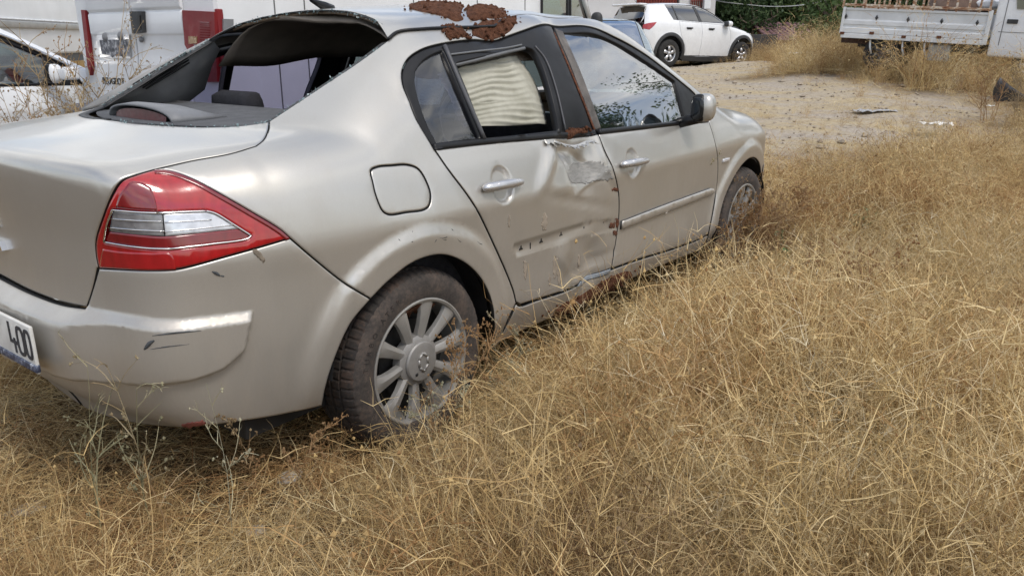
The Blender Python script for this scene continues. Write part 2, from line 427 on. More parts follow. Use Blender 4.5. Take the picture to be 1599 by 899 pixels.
    if mirror == 'join':
        k = len(vs); m = vs*[1, -1, 1]; on = np.abs(vs[:, 1]) < 2e-3; vs[on, 1] = 0
        idx = np.where(on, np.arange(k), np.arange(k)+k)
        fs_ += [tuple(int(idx[i]) for i in f[::-1]) for f in list(fs_)]; vs = np.vstack([vs, m])
        if mi is not None: mi = mi+mi
    o = mesh_obj(name, vs, fs_, mat, parent, True, mi)
    bm = bmesh.new(); bm.from_mesh(o.data); bmesh.ops.delete(bm, geom=[v for v in bm.verts if not v.link_faces], context='VERTS'); bm.to_mesh(o.data); bm.free()
    return o
def flip_copy(o, name=None, parent=None):
    me = o.data.copy(); me.transform(Matrix.Scale(-1, 4, (0, 1, 0))); me.flip_normals()
    c = bpy.data.objects.new(name or o.name.split('.')[0], me); COL.objects.link(c); c.parent = parent if parent is not None else o.parent; return c
# ------------------------------------------------------------------ sedan materials
def paint_mat():
    m = Mat('champagne_paint')
    g = m.noise(900, 2); base = m.ramp(g, [(.3, (.47, .455, .42)), (.7, (.54, .525, .49))])
    # dried dust splashed over the lower flanks, streaky
    t = m.n('ShaderNodeTexCoord'); sp_ = m.n('ShaderNodeSeparateXYZ'); m.l(t.outputs['Object'], sp_.inputs[0])
    h = m.n('ShaderNodeMapRange'); h.inputs[1].default_value = .95; h.inputs[2].default_value = .15; m.l(sp_.outputs[2], h.inputs[0])
    st = m.noise(6, 8, .7, (1, 1, .22)); d1 = m.math('MULTIPLY', h.outputs[0], m.ramp(st, [(.35, .15), (.75, 1.)]))
    fine = m.noise(4.5, 9, .72, (1, 1, .5)); d2 = m.ramp(fine, [(.46, 0), (.72, .42)])
    dust = m.math('MINIMUM', m.math('ADD', m.math('MULTIPLY', d1, .78), m.math('MULTIPLY', d2, .35)), .8)
    base = m.mix(dust, base, (.27, .205, .14))
    m.set(base=base, metal=m.math('MULTIPLY', m.math('SUBTRACT', 1, dust), .66), rough=m.math('ADD', m.math('MULTIPLY', dust, .35), .33), coat=m.math('MULTIPLY', m.math('SUBTRACT', 1, dust), .6), coatr=.08)
    m.bump(m.noise(700, 2), .02, .001)
    return m.m
PAINT = paint_mat()
BLACK = simple('black_plastic', (.010, .010, .011), .36, var=.25); BLACK.node_tree.nodes['Principled BSDF'].inputs['Specular IOR Level'].default_value = .28
RUBBER_GAP_SHADE = simple('rubber_seal_gap_shade', (.012, .012, .012), .55, var=.3)  # rubber parts, and the shade painted on panel lips
def glass_mat(name, tint, rough=.02, mixf=.5):
    m = Mat(name); nt_ = m.nt; tr = m.n('ShaderNodeBsdfTransparent'); tr.inputs[0].default_value = (*tint, 1)
    gl = m.n('ShaderNodeBsdfGlossy'); gl.inputs['Roughness'].default_value = rough; gl.inputs['Color'].default_value = (1, 1, 1, 1)
    fr = m.n('ShaderNodeFresnel'); ge = m.n('ShaderNodeNewGeometry'); io = m.n('ShaderNodeMath', operation='MULTIPLY_ADD'); m.l(ge.outputs['Backfacing'], io.inputs[0]); io.inputs[1].default_value = 1/1.52-1.52; io.inputs[2].default_value = 1.52; m.l(io.outputs[0], fr.inputs[0])
    lf = m.math('ADD', m.math('MULTIPLY', fr.outputs[0], 1.15), mixf)
    mx_ = m.n('ShaderNodeMixShader'); m.l(lf, mx_.inputs[0]); m.l(tr.outputs[0], mx_.inputs[1]); m.l(gl.outputs[0], mx_.inputs[2])
    m.l(mx_.outputs[0], m.o.inputs[0]); return m.m
GLASS = glass_mat('green_tinted_glass', (.22, .28, .285), .015, .27)
DARKGLASS = glass_mat('dark_tinted_film', (.36, .355, .48), .02, .05)
# ------------------------------------------------------------------ sedan body panels
car = empty('sedan', (0, 0, 0), 0, 'wrecked champagne sedan with no rear window standing in dry grass', 'car')
lampO = [(240.4,264.8),(264,266.6),(300,279.4),(345,304),(390,330),(435,357),(453,372)]
lampB = [(453,372),(413,384),(356,400),(300,415.6),(273,421),(233,422),(154,419)]
lampL = [(154,419),(150,397.6),(150,375),(160.5,341),(174,307.5),(190,283),(210,274),(240.4,264.8)]
seam_lid = [(420,190),(419,202),(412,218),(400,228)]
seam_lid2 = [(400,228),(360,240),(300,251),(240.4,264.8)]
rw_r = [(420,190),(500,137),(560,97),(606,63)]
ditch = [(606,63),(620,52),(660,47),(700,45),(745,44),(800,35)]
ditch2 = [(800,35),(860,29),(900,32),(950,47)]
frame_o = [(678,233),(666,213),(653,191),(638,155),(629,132),(628,111),(637,92),(659,77),(691,68),(733.5,62),(773.6,58.7),(800,52),(856,40)]
frame_f = [(864.5,40),(907,41),(933.5,45.6),(964.6,60),(1007,84.5),(1040,109),(1065,129),(1087,149),(1107,188)]
door_rr = [(678,233),(700,265),(740,320),(770,380),(800,450),(806,473)]
seam_q = [(453,372),(490,404),(535,440),(579,467)]
arch_q = [(579,467),(607,439),(649,408),(691,398),(725,410),(751,435),(768,471),(772,509),(768,545)]
arch_b = [(579,467),(548,505),(525,555),(510,600),(503,634)]
gap_f = [(935,209),(950,243),(960,270),(966,300),(967,330),(963,370),(955,420)]
fend = [(1107,190),(1114,212),(1120,240),(1121,270),(1118,300),(1113,332),(1106,366)]
flap = [(579,266),(590,260),(612,258),(636,257),(654,264),(670,292),(673,308),(670,322),(662,328),(635,332),(608,335.6),(598,330),(588,308),(582,284)]
def B(*s): return on_body(seg(*s))
def topz(xy):
    xy = np.array(xy, float); O, D = chart_top(xy); return solve(O, D, 1.4)
def side3(xz):
    xz = np.array(xz, float); return np.stack([xz[:, 0], -W(xz[:, 0], xz[:, 1]), xz[:, 1]], -1)
rv = lambda l: l[::-1]
roofR = B(ditch[:5])                              # visible part of the roof gutter
apil = topz(crv([(roofR[-1][0]+.1, roofR[-1][1]), (.95, -.52), (1.25, -.525), (1.5, -.55), (1.8, -.60), (2.1, -.655), (2.36, -.705)]))
hoodc = topz(crv([(2.36, -.705), (2.5, -.70), (2.8, -.66), (3.05, -.60), (3.22, -.52)]))
# presses and dents -----------------------------------------------------------
_w0 = {k: on_body([v])[0] for k, v in {'d1': (915, 250), 'd1b': (885, 232), 'd2': (925, 400), 'd3': (890, 425), 'bulge': (880, 395), 'rf': (775, 58), 'rf2': (835, 33), 'bp': (952, 250), 'd4': (600, 470), 'low': (925, 432)}.items()}
def dent(c, amp, r, st=(1, 1, 1)):
    c = np.array(c); st = np.array(st)
    def f(P, N):
        d = np.linalg.norm((P-c)/st, axis=1)/r; return -amp*np.exp(-d*d*1.6)
    return f
STAMPS += [dent(_w0['d1'], .046, .14, (1, 1, .9)), dent(_w0['d1b'], .030, .06, (1.1, 1, .8)), dent(_w0['d2'], .024, .09), dent(_w0['bulge'], -.012, .07),
           dent(_w0['low'], .018, .07, (1.6, 1, .6)), dent(_w0['rf'], .020, .10, (1.3, 1, 1)), dent(_w0['rf2'], -.012, .10, (1.3, 1, 1)), dent(_w0['d3'], .008, .05)]
def crumple(P, N):
    g = np.exp(-(((P-_w0['d1'])/np.array([.22, .3, .16]))**2).sum(1)); q = P[:, 0]*38+P[:, 2]*17
    t = np.exp(-(((P-_w0['rf2'])/np.array([.45, .35, .12]))**2).sum(1))
    return .0035*g*np.sin(q)*np.cos(P[:, 2]*41-P[:, 0]*13)+.007*t*np.sin(P[:, 0]*17+1)*np.cos(P[:, 1]*15)
STAMPS.append(crumple)
def fold(p0, p1, amp, w):
    a, b_ = on_body([p0, p1])
    def f(P, N):
        ab = b_-a; t_ = np.clip(((P-a)@ab)/(ab@ab), 0, 1); d = np.linalg.norm(P-a-t_[:, None]*ab, axis=1); return np.where(P[:, 1] < -.5, amp*np.maximum(0, 1-d/w)**1.3*np.sin(np.pi*(.1+.8*t_)), 0)
    return f
STAMPS += [fold((868, 222), (842, 300), .017, .045), fold((905, 236), (962, 300), -.016, .024), fold((876, 374), (958, 350), .012, .022), fold((885, 436), (958, 392), -.017, .028), fold((932, 214), (950, 266), .017, .024), fold((845, 304), (955, 324), -.009, .022), fold((868, 398), (902, 444), .012, .022), fold((880, 236), (900, 300), -.014, .022), fold((905, 300), (955, 262), .010, .018)]
# the rubbing pad of the rear bumper stands proud of it
padtop = crv([(-60,405),(0,430),(50,455),(100,473),(135,480),(200,492),(262,500),(330,494),(394,486)])
padrest = np.vstack([crv([(396,488),(391,505),(381,545),(368,558),(342,578),(300,592),(255,599),(222,601)]), crv([(222,601),(156,589),(80,569),(20,545),(-60,505)])])
def cl_(px): P = on_body(px); return inv_side(P[P[:, 1] < .12])
ptop, prest = cl_(padtop), cl_(padrest); padc2 = np.vstack([ptop, prest])
def padstamp(P, N):
    m = (P[:, 0] < -.25) & (P[:, 2] < .72) & (P[:, 1] < .15); o = np.zeros(len(P))
    if m.any():
        c = inv_side(P[m]); ins = inside(c, padc2); d1 = pdist(c, ptop, False); d2 = pdist(c, prest, False); lf = sst(-.60, -.40, P[m][:, 1])
        dy = np.clip((np.interp(c[:, 0], ptop[::-1, 0], ptop[::-1, 1])-c[:, 1]) if ptop[0, 0] > ptop[-1, 0] else np.interp(c[:, 0], ptop[:, 0], ptop[:, 1])-c[:, 1], 0, 1)
        rampw = .022+.016*lf; o[m] = np.where(ins, (.020+.030*lf)*np.clip(dy/rampw, 0, 1)*sst(0, .007, d2), 0)
    return o
padc = ptop
STAMPS.append(padstamp)
# recessed handle cups, the bare strip seat on the rear door
def cupstamp(px, rx, rz, depth):
    c = on_body([px])[0]
    def f(P, N):
        d = np.hypot((P[:, 0]-c[0])/rx, (P[:, 2]-c[2])/rz); return -depth*np.where(P[:, 1] < -.5, sst(1.0, .80, d), 0)
    return f, c
cr_, cupR = cupstamp((785, 289), .056, .068, .016); cf_, cupF = cupstamp((989, 255), .056, .064, .016)
STAMPS += [cr_, cf_]
strip_px = seg([(963,341.5),(930,345),(900,351.5),(850,366),(806,380)], [(806,380),(800.5,384),(801,391),(806.7,398.7),(828,395.5),(860,386),(900,373),(963.5,359.5)])
stripc = inv_side(on_body(strip_px))
def stripstamp(P, N):
    m = (P[:, 0] > .3) & (P[:, 0] < 1.3) & (P[:, 2] < .75) & (P[:, 1] < -.5); o = np.zeros(len(P))
    if m.any():
        c = inv_side(P[m]); d = pdist(c, stripc); o[m] = -.007*np.where(inside(c, stripc), sst(0, .006, d), 0)
    return o
STAMPS.append(stripstamp)
nearpx = lambda c, r: (lambda g: np.hypot(g[:, 0]-inv_side(c[None])[0, 0], g[:, 1]-inv_side(c[None])[0, 1]) < r)
def anyof(*f): return lambda g: np.logical_or.reduce([q(g) for q in f])
# panels ------------------------------------------------------------------------
side_out = np.vstack([B(rv(lampL[-1:]+lampO[::-1][:0]) if 0 else lampO[::-1]), B(rv(seam_lid2), rv(seam_lid)), B(rw_r), roofR, apil, B(rv(frame_f)), B(rv(frame_o)), B(door_rr),
                      B([(806,473),(790,505),(778,535),(768,547)]), B(rv(arch_q)), B(rv(seam_q))])
ringc = lambda c, r0: [np.stack([c[0]+r0*np.cos(np.linspace(-.2, math.pi+.2, 60)), np.zeros(60), c[1]+r0*np.sin(np.linspace(-.2, math.pi+.2, 60))], -1)]
def arcline(c, r_): 
    t = np.linspace(-.15, math.pi+.15, 70); return lambda: inv_side(side3(np.stack([c[0]+r_*np.cos(t), c[1]+r_*np.sin(t)], -1)))
archlines = lambda c: [arcline(c, q) for q in (.372, .385, .40, .415, .43, .445, .46, .478, .49)]
nearfl = lambda c: (lambda g: (lambda P: (np.hypot(P[:, 0]-c[0], P[:, 2]-c[1]) < .50))(solve(*chart_side(g))))
bodyR = panel('body_side', side_out, 'side', PAINT, car, sp=.028, holes=[ccrv(flap)], lines=archlines(AX0), is3d=False) if 0 else None
_to = lambda px: on_body(px)
flapP = on_body(ccrv(flap))
bodyR = panel('body_side', side_out, 'side', PAINT, car, sp=.026, holes=[flapP], lines=archlines(AX0), is3d=True)
tag(panel('fuel_flap', flapP, 'side', PAINT, car, gap=.0038, sp=.02, off=-.001, is3d=True))
o = panel('flap_seal', flapP, 'side', RUBBER_GAP_SHADE, car, gap=-.004, sp=.03, off=-.010, is3d=True, lip=0)
hump = panel('rear_door', np.vstack([B([(679,233),(760,223),(850,215.5),(934,209)]), B(gap_f), B([(955,420),(920,437),(880,455),(840,468),(812,477)], [(812,477),(806,473)]), B(rv(door_rr))]), 'side', PAINT, car, sp=.022, gap=.0042,
             refine=(.009, anyof(nearpx(_w0['d1'], .16), nearpx(cupR, .085))), lines=[strip_px], is3d=True)
door_r = hump
lines_strip = None
door_f = panel('front_door', np.vstack([B([(937,209),(1000,202),(1060,195),(1107,190)]), B(fend), B([(1106,366),(1085,376),(1040,392),(1000,404),(955,420)]), B(rv(gap_f))]), 'side', PAINT, car, sp=.026,
               refine=(.009, nearpx(cupF, .085)), is3d=True)
t = np.linspace(R(205), R(-22), 50)
archF = side3(np.stack([AX1[0]+.372*np.cos(t), AX1[1]+.372*np.sin(t)], -1))
fender = panel('front_fender', np.vstack([B(fend), side3([(2.30, .22)]), archF, side3([(3.02, .40), (2.98, .60), (3.10, .70), (3.24, .73)]), hoodc[::-1], B([(1107,188)])]), 'side', PAINT, car, sp=.028, lines=archlines(AX1), is3d=True)
sill = panel('sill', np.vstack([B([(806,474),(812,478),(840,469),(880,456.5),(920,438.5),(955,421.5),(1000,405.5),(1040,393.5),(1085,377.5),(1106,367.5)]), side3([(2.28, .22), (2.28, .15)]), B([(1090,392),(985,436),(930,470),(860,497),(782,534),(768,547)])]), 'side', PAINT, car, sp=.028, is3d=True)
bump_o = np.vstack([B(seam_q), B(arch_b), B([(503,634),(455,645),(400,655),(340,663),(280,667),(220,662),(165,650),(100,622),(60,602),(0,572),(-60,540)])])
bump_o = bump_o[bump_o[:, 1] < 0]
bl = B([(135,481),(100,475),(50,457),(0,432),(-30,418)]); bl = bl[bl[:, 1] < .0]
bump_o = np.vstack([bump_o, [[-.93, 0, bump_o[-1][2]], [-.9, 0, bl[-1][2]]], bl[::-1], B([(135,481),(145,450),(154,419)]), B(rv(lampB))])
bumper = panel('rear_bumper', bump_o, 'side', PAINT, car, sp=.024, mirror='join', refine=(.008, lambda g: np.minimum(pdist(g, ptop, False), pdist(g, prest, False)) < .045), lines=[lambda: ptop-np.array([0, .022]), lambda: ptop-np.array([0, .030]), lambda: prest, lambda: ptop-np.array([0, .003])], is3d=True)
lidO = np.vstack([bl[:0], B([(135,480),(145,450),(152,419)]), B(lampL), B(rv(seam_lid2), rv(seam_lid))])
rwb = B([(420,190),(395,194),(370,197),(335,198.5),(300,198.5),(250,196),(200,192),(185,189)]); rwb = rwb[rwb[:, 1] < 0]
lidO = np.vstack([B([(0,429),(50,455),(100,473),(135,480)])[np.where(B([(0,429),(50,455),(100,473),(135,480)])[:, 1] < 0)[0]], lidO[1:], rwb, [[rwb[-1][0]-.002, 0, rwb[-1][2]], [-.9, 0, bl[-1][2]+.002]]])
lid = panel('boot_lid', lidO, 'lid', PAINT, car, sp=.026, mirror='join', is3d=True)
roofc = np.vstack([B([(606,63)]), roofR, apil[apil[:, 0] < 1.42], topz([(1.46, -.50), (1.52, -.3), (1.555, 0)]), topz([(.07, 0), (.10, -.2), (.16, -.38)])])
rh = roofR[0]
roofc = np.vstack([roofR, apil[apil[:, 0] < 1.42], topz([(1.46, -.50), (1.52, -.3), (1.555, 0)]), topz([(.335, 0), (.325, -.2), (.275, -.40)])])
roof = panel('roof', roofc, 'top', PAINT, car, sp=.035, lip=.006, mirror='join', is3d=True)
hood = panel('bonnet', np.vstack([hoodc, topz([(3.30, -.35), (3.36, 0), (2.40, 0), (2.36, -.3)])]), 'top', PAINT, car, sp=.045, mirror='join', is3d=True)
fb = panel('front_bumper', side3([(3.06, .22), (3.04, .40), (3.00, .60), (3.11, .685), (3.25, .715)]).tolist()+[[3.52, -.25, .62], [3.56, 0, .62], [3.56, 0, .2], [3.5, -.3, .2]], 'side', PAINT, car, sp=.04, mirror='join', is3d=True)
wsh = panel('windscreen', np.vstack([apil[apil[:, 0] > 1.44], topz([(2.30, -.3), (2.34, 0), (1.575, 0), (1.54, -.3), (1.48, -.50)])]), 'top', GLASS, car, sp=.06, mirror='join', off=-.006, lip=.004, is3d=True)
tail = None
# ------------------------------------------------------------------ sedan: lamps, glass, trim
def red_mat(name, base, rough=.12):
    m = Mat(name); m.set(base=m.ramp(m.noise(60, 3, .5, (1, 1, .2)), [(.3, tuple(c*.75 for c in base)), (.7, base)]), rough=rough, coat=.8, coatr=.04, spec=.6)
    return m.m
RED = red_mat('red_lens', (.40, .006, .010)); DRED = red_mat('dark_red_lens', (.20, .005, .010)); MRED = red_mat('mid_red_lens', (.36, .008, .012))
CHROME = simple('chrome', (.78, .78, .78), .18, 1, .04)
CLEAR = simple('clear_lens', (.62, .63, .66), .16, .35, .22, 40, coat=.8); CLEARD = simple('smoky_clear_lens', (.24, .24, .25), .2, .3, .35, 30, coat=.8)
SILVER = simple('silver_handle_paint', (.52, .52, .53), .3, .7, .06, 14, coat=.5)
PLASTIC = simple('grey_trim_plastic', (.29, .29, .292), .6, 0, .12, 14, .12, 500)
LGREY = simple('light_grey_plastic', (.17, .173, .18), .5, 0, .1, 14, .1, 400)
CLOTH = simple('dark_seat_cloth', (.016, .016, .020), .9, 0, .3, 30, .3, 400)
LINER = simple('headliner_cloth', (.20, .17, .14), .95, 0, .25, 6, .35, 300)
DUSTY = simple('dusty_pillar_film', (.10, .088, .078), .55, 0, .55, 14, .2, 90)
rustm = Mat('rusty_edge'); rustm.set(base=rustm.ramp(rustm.noise(60, 7, .7), [(.3, (.035, .014, .008)), (.55, (.13, .045, .020)), (.8, (.22, .085, .04))]), rough=.9); rustm.bump(rustm.noise(130, 4), .6, .01); RUST = rustm.m
bare = Mat('scraped_bare_metal'); bare.set(base=bare.ramp(bare.noise(30, 8, .7, (1, 1, 3)), [(.3, (.17, .16, .145)), (.48, (.25, .245, .23)), (.62, (.30, .29, .27)), (.72, (.33, .305, .265)), (.82, (.22, .175, .14))]), metal=.35, rough=.6); BARE = bare.m
def rough_line(pts, amp=1.6, n=8):
    q = ccrv(pts, n); return q+rng.normal(0, amp, q.shape)
def soil_mat():
    m = Mat('red_soil'); f = m.noise(45, 8, .7)
    m.set(base=m.ramp(f, [(.28, (.040, .016, .009)), (.5, (.125, .052, .028)), (.75, (.21, .098, .056))]), rough=.97, spec=.2); m.bump(m.noise(120, 6, .7), .9, .02); return m.m
SOIL = soil_mat()
def tubes(name, P, rad, mat, parent, n=6):
    b = MB(); b.tube([tuple(p) for p in P], rad, n); return b.build(name, mat, parent, True)
def onb(pts, off=0.): 
    P = on_body(np.array(pts, float)); return P+grad(P)*off
lampPx = seg(lampO, lampB, lampL)
winPx = seg([(176.3,327.8),(210,331),(246,332.8)], [(246,332.8),(285,331),(322.6,329.6)], [(322.6,329.6),(336,333.4),(365,351),(392,368)], [(392,368),(385.6,372.8),(330,381),(266.3,388.6)], [(266.3,388.6),(232.6,387.5),(195,383),(162.8,377.3)], [(162.8,377.3),(168,350),(176.3,327.8)])
lamp = panel('tail_lamp', lampPx, 'side', RED, car, gap=.003, sp=.018, holes=[winPx], stamps=False, off=.001)
lamp['label'] = 'red wraparound tail lamp with a clear chrome framed window'
panel('dark_lens', seg([(201,287),(206,284),(222,286),(236,294)], [(236,294),(242,310),(246,329)], [(246,329),(210,327),(181,324)], [(181,324),(188,303),(201,287)]), 'side', DRED, lamp, gap=0, sp=.015, off=.0022, stamps=False, roll=0, lip=.003)
panel('lower_lens', seg([(161,388),(190,392),(234,394),(268,396),(276,421)], [(276,421),(233,422),(156,418)], [(156,418),(158,400),(161,388)]), 'side', MRED, lamp, gap=.001, sp=.015, off=.0022, stamps=False, roll=0, lip=.003)
clrR = panel('reversing_lens', seg([(255,333.5),(290,332),(322,330.5)], [(322,330.5),(335,334.5),(374,357)], [(374,357),(315,363.5),(258,369)], [(258,369),(255,333.5)]), 'side', CLEAR, lamp, gap=.0005, sp=.015, off=.0005, stamps=False, roll=0, lip=.003)
panel('indicator_lens', seg([(176.3,328.2),(210,331.5),(254,333.3)], [(254,333.3),(257,369)], [(257,369),(215,366.5),(170.7,361.6)], [(170.7,361.6),(176.3,328.2)]), 'side', CLEARD, lamp, gap=.0005, sp=.015, off=0, stamps=False, roll=0, lip=.003)
panel('reflector', seg([(170.7,361.6),(215,366.5),(257,369),(315,363.5),(374,357)], [(374,357),(392,368)], [(392,368),(385.6,372.8),(330,381),(266.3,388.6)], [(266.3,388.6),(232.6,387.5),(195,383),(162.8,377.3)], [(162.8,377.3),(170.7,361.6)]), 'side', DRED, lamp, gap=.0005, sp=.015, off=0, stamps=False, roll=0, lip=.003)
wp = onb(np.vstack([winPx, winPx[:1]]), .002); tubes('chrome_rim', wp, .0026, CHROME, lamp)
bb = MB()
for l in ([(174,341.5),(215,344.5),(254,346)], [(170,355),(215,359),(257,361)], [(257,347),(300,345),(330,343)], [(258,362),(310,357),(366,351)]):
    bb.tube([tuple(p) for p in onb(crv(l), .002)], .0017, 6)
bb.build('lens_rib', CHROME, lamp, True)
bt = crv(lampO, 8); panel('lamp_border', np.vstack([bt, (bt+np.array([-2.5, 7.5]))[::-1][2:-1]]), 'side', DRED, lamp, gap=.0012, sp=.012, off=.0024, stamps=False, roll=0, lip=.003)
# glass and frames ------------------------------------------------------------
qglass = seg([(650,110),(660,96),(676,85),(692,79)], [(692,79),(722,148),(750,214)], [(750,214),(683,222)], [(683,222),(668,192),(655,155),(649,128),(650,110)])
openR = seg([(714,99),(760,88),(795,79),(822,73)], [(822,73),(834,78),(846,98),(860,140),(875,202)], [(875,202),(759,215)], [(759,215),(737,155),(714,99)])
gF = seg([(876,50),(900,51),(929,54),(964.6,68.5),(1007,94.5),(1055,127)], [(1055,127),(1063,155),(1071,188)], [(1071,188),(940,200.5)], [(940,200.5),(920,154),(900,105),(876,50)])
frR = panel('window_frame', seg([(678,231),*frame_o[1:]], [(856,40),(862,41)], [(862,41),(885,95),(906,147),(929,204)], [(929,204),(760,219),(678,231)]), 'side', BLACK, door_r, gap=.002, sp=.03, holes=[qglass, openR], off=-.004, lip=.03, stamps=True)
frF = panel('window_frame', seg([(864.5,41),*frame_f[1:]], [(1107,188),(1085,190),(934,206)], [(934,206),(908,147),(887,95),(864.5,41)]), 'side', BLACK, door_f, gap=.002, sp=.03, holes=[gF], off=-.004, lip=.03)
panel('pillar_film', seg([(866,43),(880,47)], [(880,47),(911,120),(940,200)], [(940,200),(931,203)], [(931,203),(906,140),(888,93),(866,43)]), 'side', DUSTY, door_f, gap=.002, sp=.03, off=-.001, lip=.003)
panel('window_glass', gF, 'side', GLASS, door_f, gap=-.006, sp=.05, off=-.013, lip=.004, stamps=False)
panel('quarter_glass', qglass, 'side', DARKGLASS, door_r, gap=-.006, sp=.05, off=-.013, lip=.004, stamps=False)
tubes('divider_bar', onb(crv([(694,72),(724,143),(756,217)]), .001), .0085, simple('divider_grey', (.06, .06, .065), .45), door_r, 8)
tubes('window_seal', onb(np.vstack([openR[:19], ]), -.012), .007, simple('seal_grey', (.13, .135, .14), .5), door_r)
tubes('window_run', onb(crv([(836,72),(852,92),(868,135),(884,203)]), -.002), .0045, simple('seal_grey_dark', (.07, .07, .075), .5), door_r)
tubes('frame_bead', onb(crv([(704,85),(745,80),(790,75),(815,70)]), -.002), .004, bpy.data.materials['seal_grey'], door_r)
tubes('rust_line', onb(crv([(866,50),(886,95),(908,147),(930,203)]), -.006), .005, RUST, door_r, 6)
for d, top, bot, nm in ((door_r, [(676,225),(760,216),(850,208.5),(929,202.5)], [(931,210),(850,217.5),(760,225.5),(678,234)], 'belt_strip'), (door_f, [(935,202),(1000,195.5),(1060,189),(1085,186.5)], [(1106,191),(1060,195.5),(1000,202),(937,209.5)], 'belt_strip')):
    panel(nm, seg(top, bot[:1] if False else [top[-1], bot[0]], bot, [bot[-1], top[0]]), 'side', BLACK, d, gap=0, sp=.03, off=.006, lip=.02, roll=.003)
# mirrors, flaps, handles --------------------------------------------------------
def handle(p0, p1, c, parent):
    A, Bq = on_body([p0])[0], on_body([p1])[0]; n = grad(np.array([c]))[0]; b = MB(); pts = []; rr = []
    for t_, r_ in ((0, .006), (.03, .0125), (.10, .0165), (.3, .0175), (.6, .0170), (.85, .0145), (.96, .0115), (1, .005)):
        pts.append(tuple(A+(Bq-A)*t_+n*(.014+.016*math.sin(t_*math.pi)))); rr.append(r_)
    b.tube(pts, rr, 14)
    m = A+(Bq-A)*.26+n*.0275; b.tube([tuple(m-(Bq-A)*.006), tuple(m+(Bq-A)*.006)], .0176, 14)
    for t_ in (.12, .88): b.tube([tuple(A+(Bq-A)*t_-n*.02), tuple(A+(Bq-A)*t_+n*.02)], .010, 8)
    return b.build('handle', SILVER, parent, True)
handle((750,295.4), (811.5,284.7), cupR, door_r); handle((966.4,258), (1007.7,251.3), cupF, door_f)
panel('rub_strip', seg([(969,345),(1040,318),(1108,293.5)], [(1108,293.5),(1113,295),(1113,301),(1108,304)], [(1108,304),(1040,331),(968,358)], [(968,358),(969,345)]), 'side', PAINT, door_f, gap=0, sp=.03, off=.014, lip=.016, roll=.006, ring=.008, stamps=False)
for c in ((815.5,388), (847,377), (877.7,366.4), (913.5,357.6), (944,349)):
    clips = MB(); P = on_body([c])[0]+grad(on_body([c]))[0]*-.0062; n = grad(P[None])[0]; v = []; k_ = 1 if c[0] < 940 else .55
    for t_ in range(18):
        a = 2*math.pi*t_/18; rr_ = (.0075+.0042*math.cos(3*(a-math.pi/2)))*k_; v.append(P+np.array([rr_*math.cos(a), 0, rr_*math.sin(a)])+n*.0014)
    clips.add([tuple(q) for q in v]+[tuple(q-n*.006) for q in v], [tuple(range(18))]+[(t_, (t_+1) % 18, 18+(t_+1) % 18, 18+t_) for t_ in range(18)]); clips.build('clip_hole', RUBBER_GAP_SHADE, door_r)
q0, q1 = on_body([(830, 379.5)])[0], on_body([(830, 389)])[0]; n = grad(q0[None])[0]; clips = MB(); clips.tube([tuple(q0-n*.0058), tuple(q1-n*.0058)], .0022, 6); clips.build('clip_slot', RUBBER_GAP_SHADE, door_r)
# scrapes on the rear door
panel('scraped_patch', rough_line([(896,262),(908,253),(930,250),(942,254),(950,264),(956,275),(957,280),(935,283),(925,286),(905,287),(897,284),(892,274)], 1.3), 'side', BARE, door_r, gap=0, sp=.012, off=.0012, lip=.001, roll=0)
panel('scraped_edge', seg([(901,447),(915,436),(935,428),(953,419.5)], [(953,419.5),(952,425),(935,434),(918,441),(905,449)], [(905,449),(901,447)]), 'side', simple('blue_grey_scrape', (.26, .29, .32), .5, .3, .3, 40), door_r, gap=0, sp=.012, off=.003, lip=.002, roll=0)
def torn(pts, curl, name):
    """a ragged tongue of torn skin curling away from the door"""
    P = on_body(np.array(pts, float)); N = grad(P); v = []; f = []; m = len(P); rows = 5
    for r_ in range(rows):
        t_ = r_/(rows-1)
        for i in range(m):
            w_ = .5+.5*math.sin(i*2.1)+.3*math.sin(i*5.3); q = P[i]+N[i]*(.006+curl*t_*t_*(.6+.5*w_))-np.array([0, 0, 1])*(.030*t_*(.35+.65*max(0, w_))); v.append(tuple(q))
    for r_ in range(rows-1):
        for i in range(m-1): f.append((r_*m+i, r_*m+i+1, (r_+1)*m+i+1, (r_+1)*m+i))
    o = mesh_obj(name, v, f, PAINT, door_r); so = o.modifiers.new('s', 'SOLIDIFY'); so.thickness = .0012; return o
torn(crv([(863,220),(875,224),(888,227),(900,226),(912,221),(926,219)], 5), .030, 'torn_skin')
torn(crv([(848,219),(862,221),(870,224)], 4), .016, 'torn_skin')
# dark scuffs on the paint
SC = simple('scuff', (.05, .055, .06), .7, 0, .5, 60)
for k, q in enumerate(([(243,520),(275,515.5),(312,512.5)], [(240,541),(262,537),(295,533)], [(331,424),(338,427),(344,431)], [(345,430.5),(350,431.5)], [(232,541),(236,536),(240,531),(246,527)])):
    w_ = (.0028, .0018, .0045, .003, .006)[k]; P = onb(crv(q, 8), .0); P = P+grad(P)*(.049 if 0 else 0)
    n_ = len(P); D = np.array([s_(P, grad(P)) for s_ in STAMPS]).sum(0); P = P+grad(P)*(D[:, None]-.0008)
    b = MB(); b.tube([tuple(p) for p in P], [w_*(.35+.65*math.sin(math.pi*(i+.5)/n_)) for i in range(n_)], 6); b.build('scuff_mark', SC, bumper, True)
for k in range(9):
    c = np.array([rng.uniform(590, 760), 0.]); c[1] = 352+((c[0]-680)/62)**2*5+rng.uniform(4, 26); q = np.array([c, c+rng.normal(0, 1, 2)*[7, 3]]); P = onb(crv([q[0], (q[0]+q[1])/2+[0, 1], q[1]], 4)); b = MB(); b.tube([tuple(p) for p in P], [.0006, .0013, .0014, .0012, .0009, .0007, .0006, .0005, .0004][:len(P)], 5); b.build('scuff_mark', SC, bodyR, True)
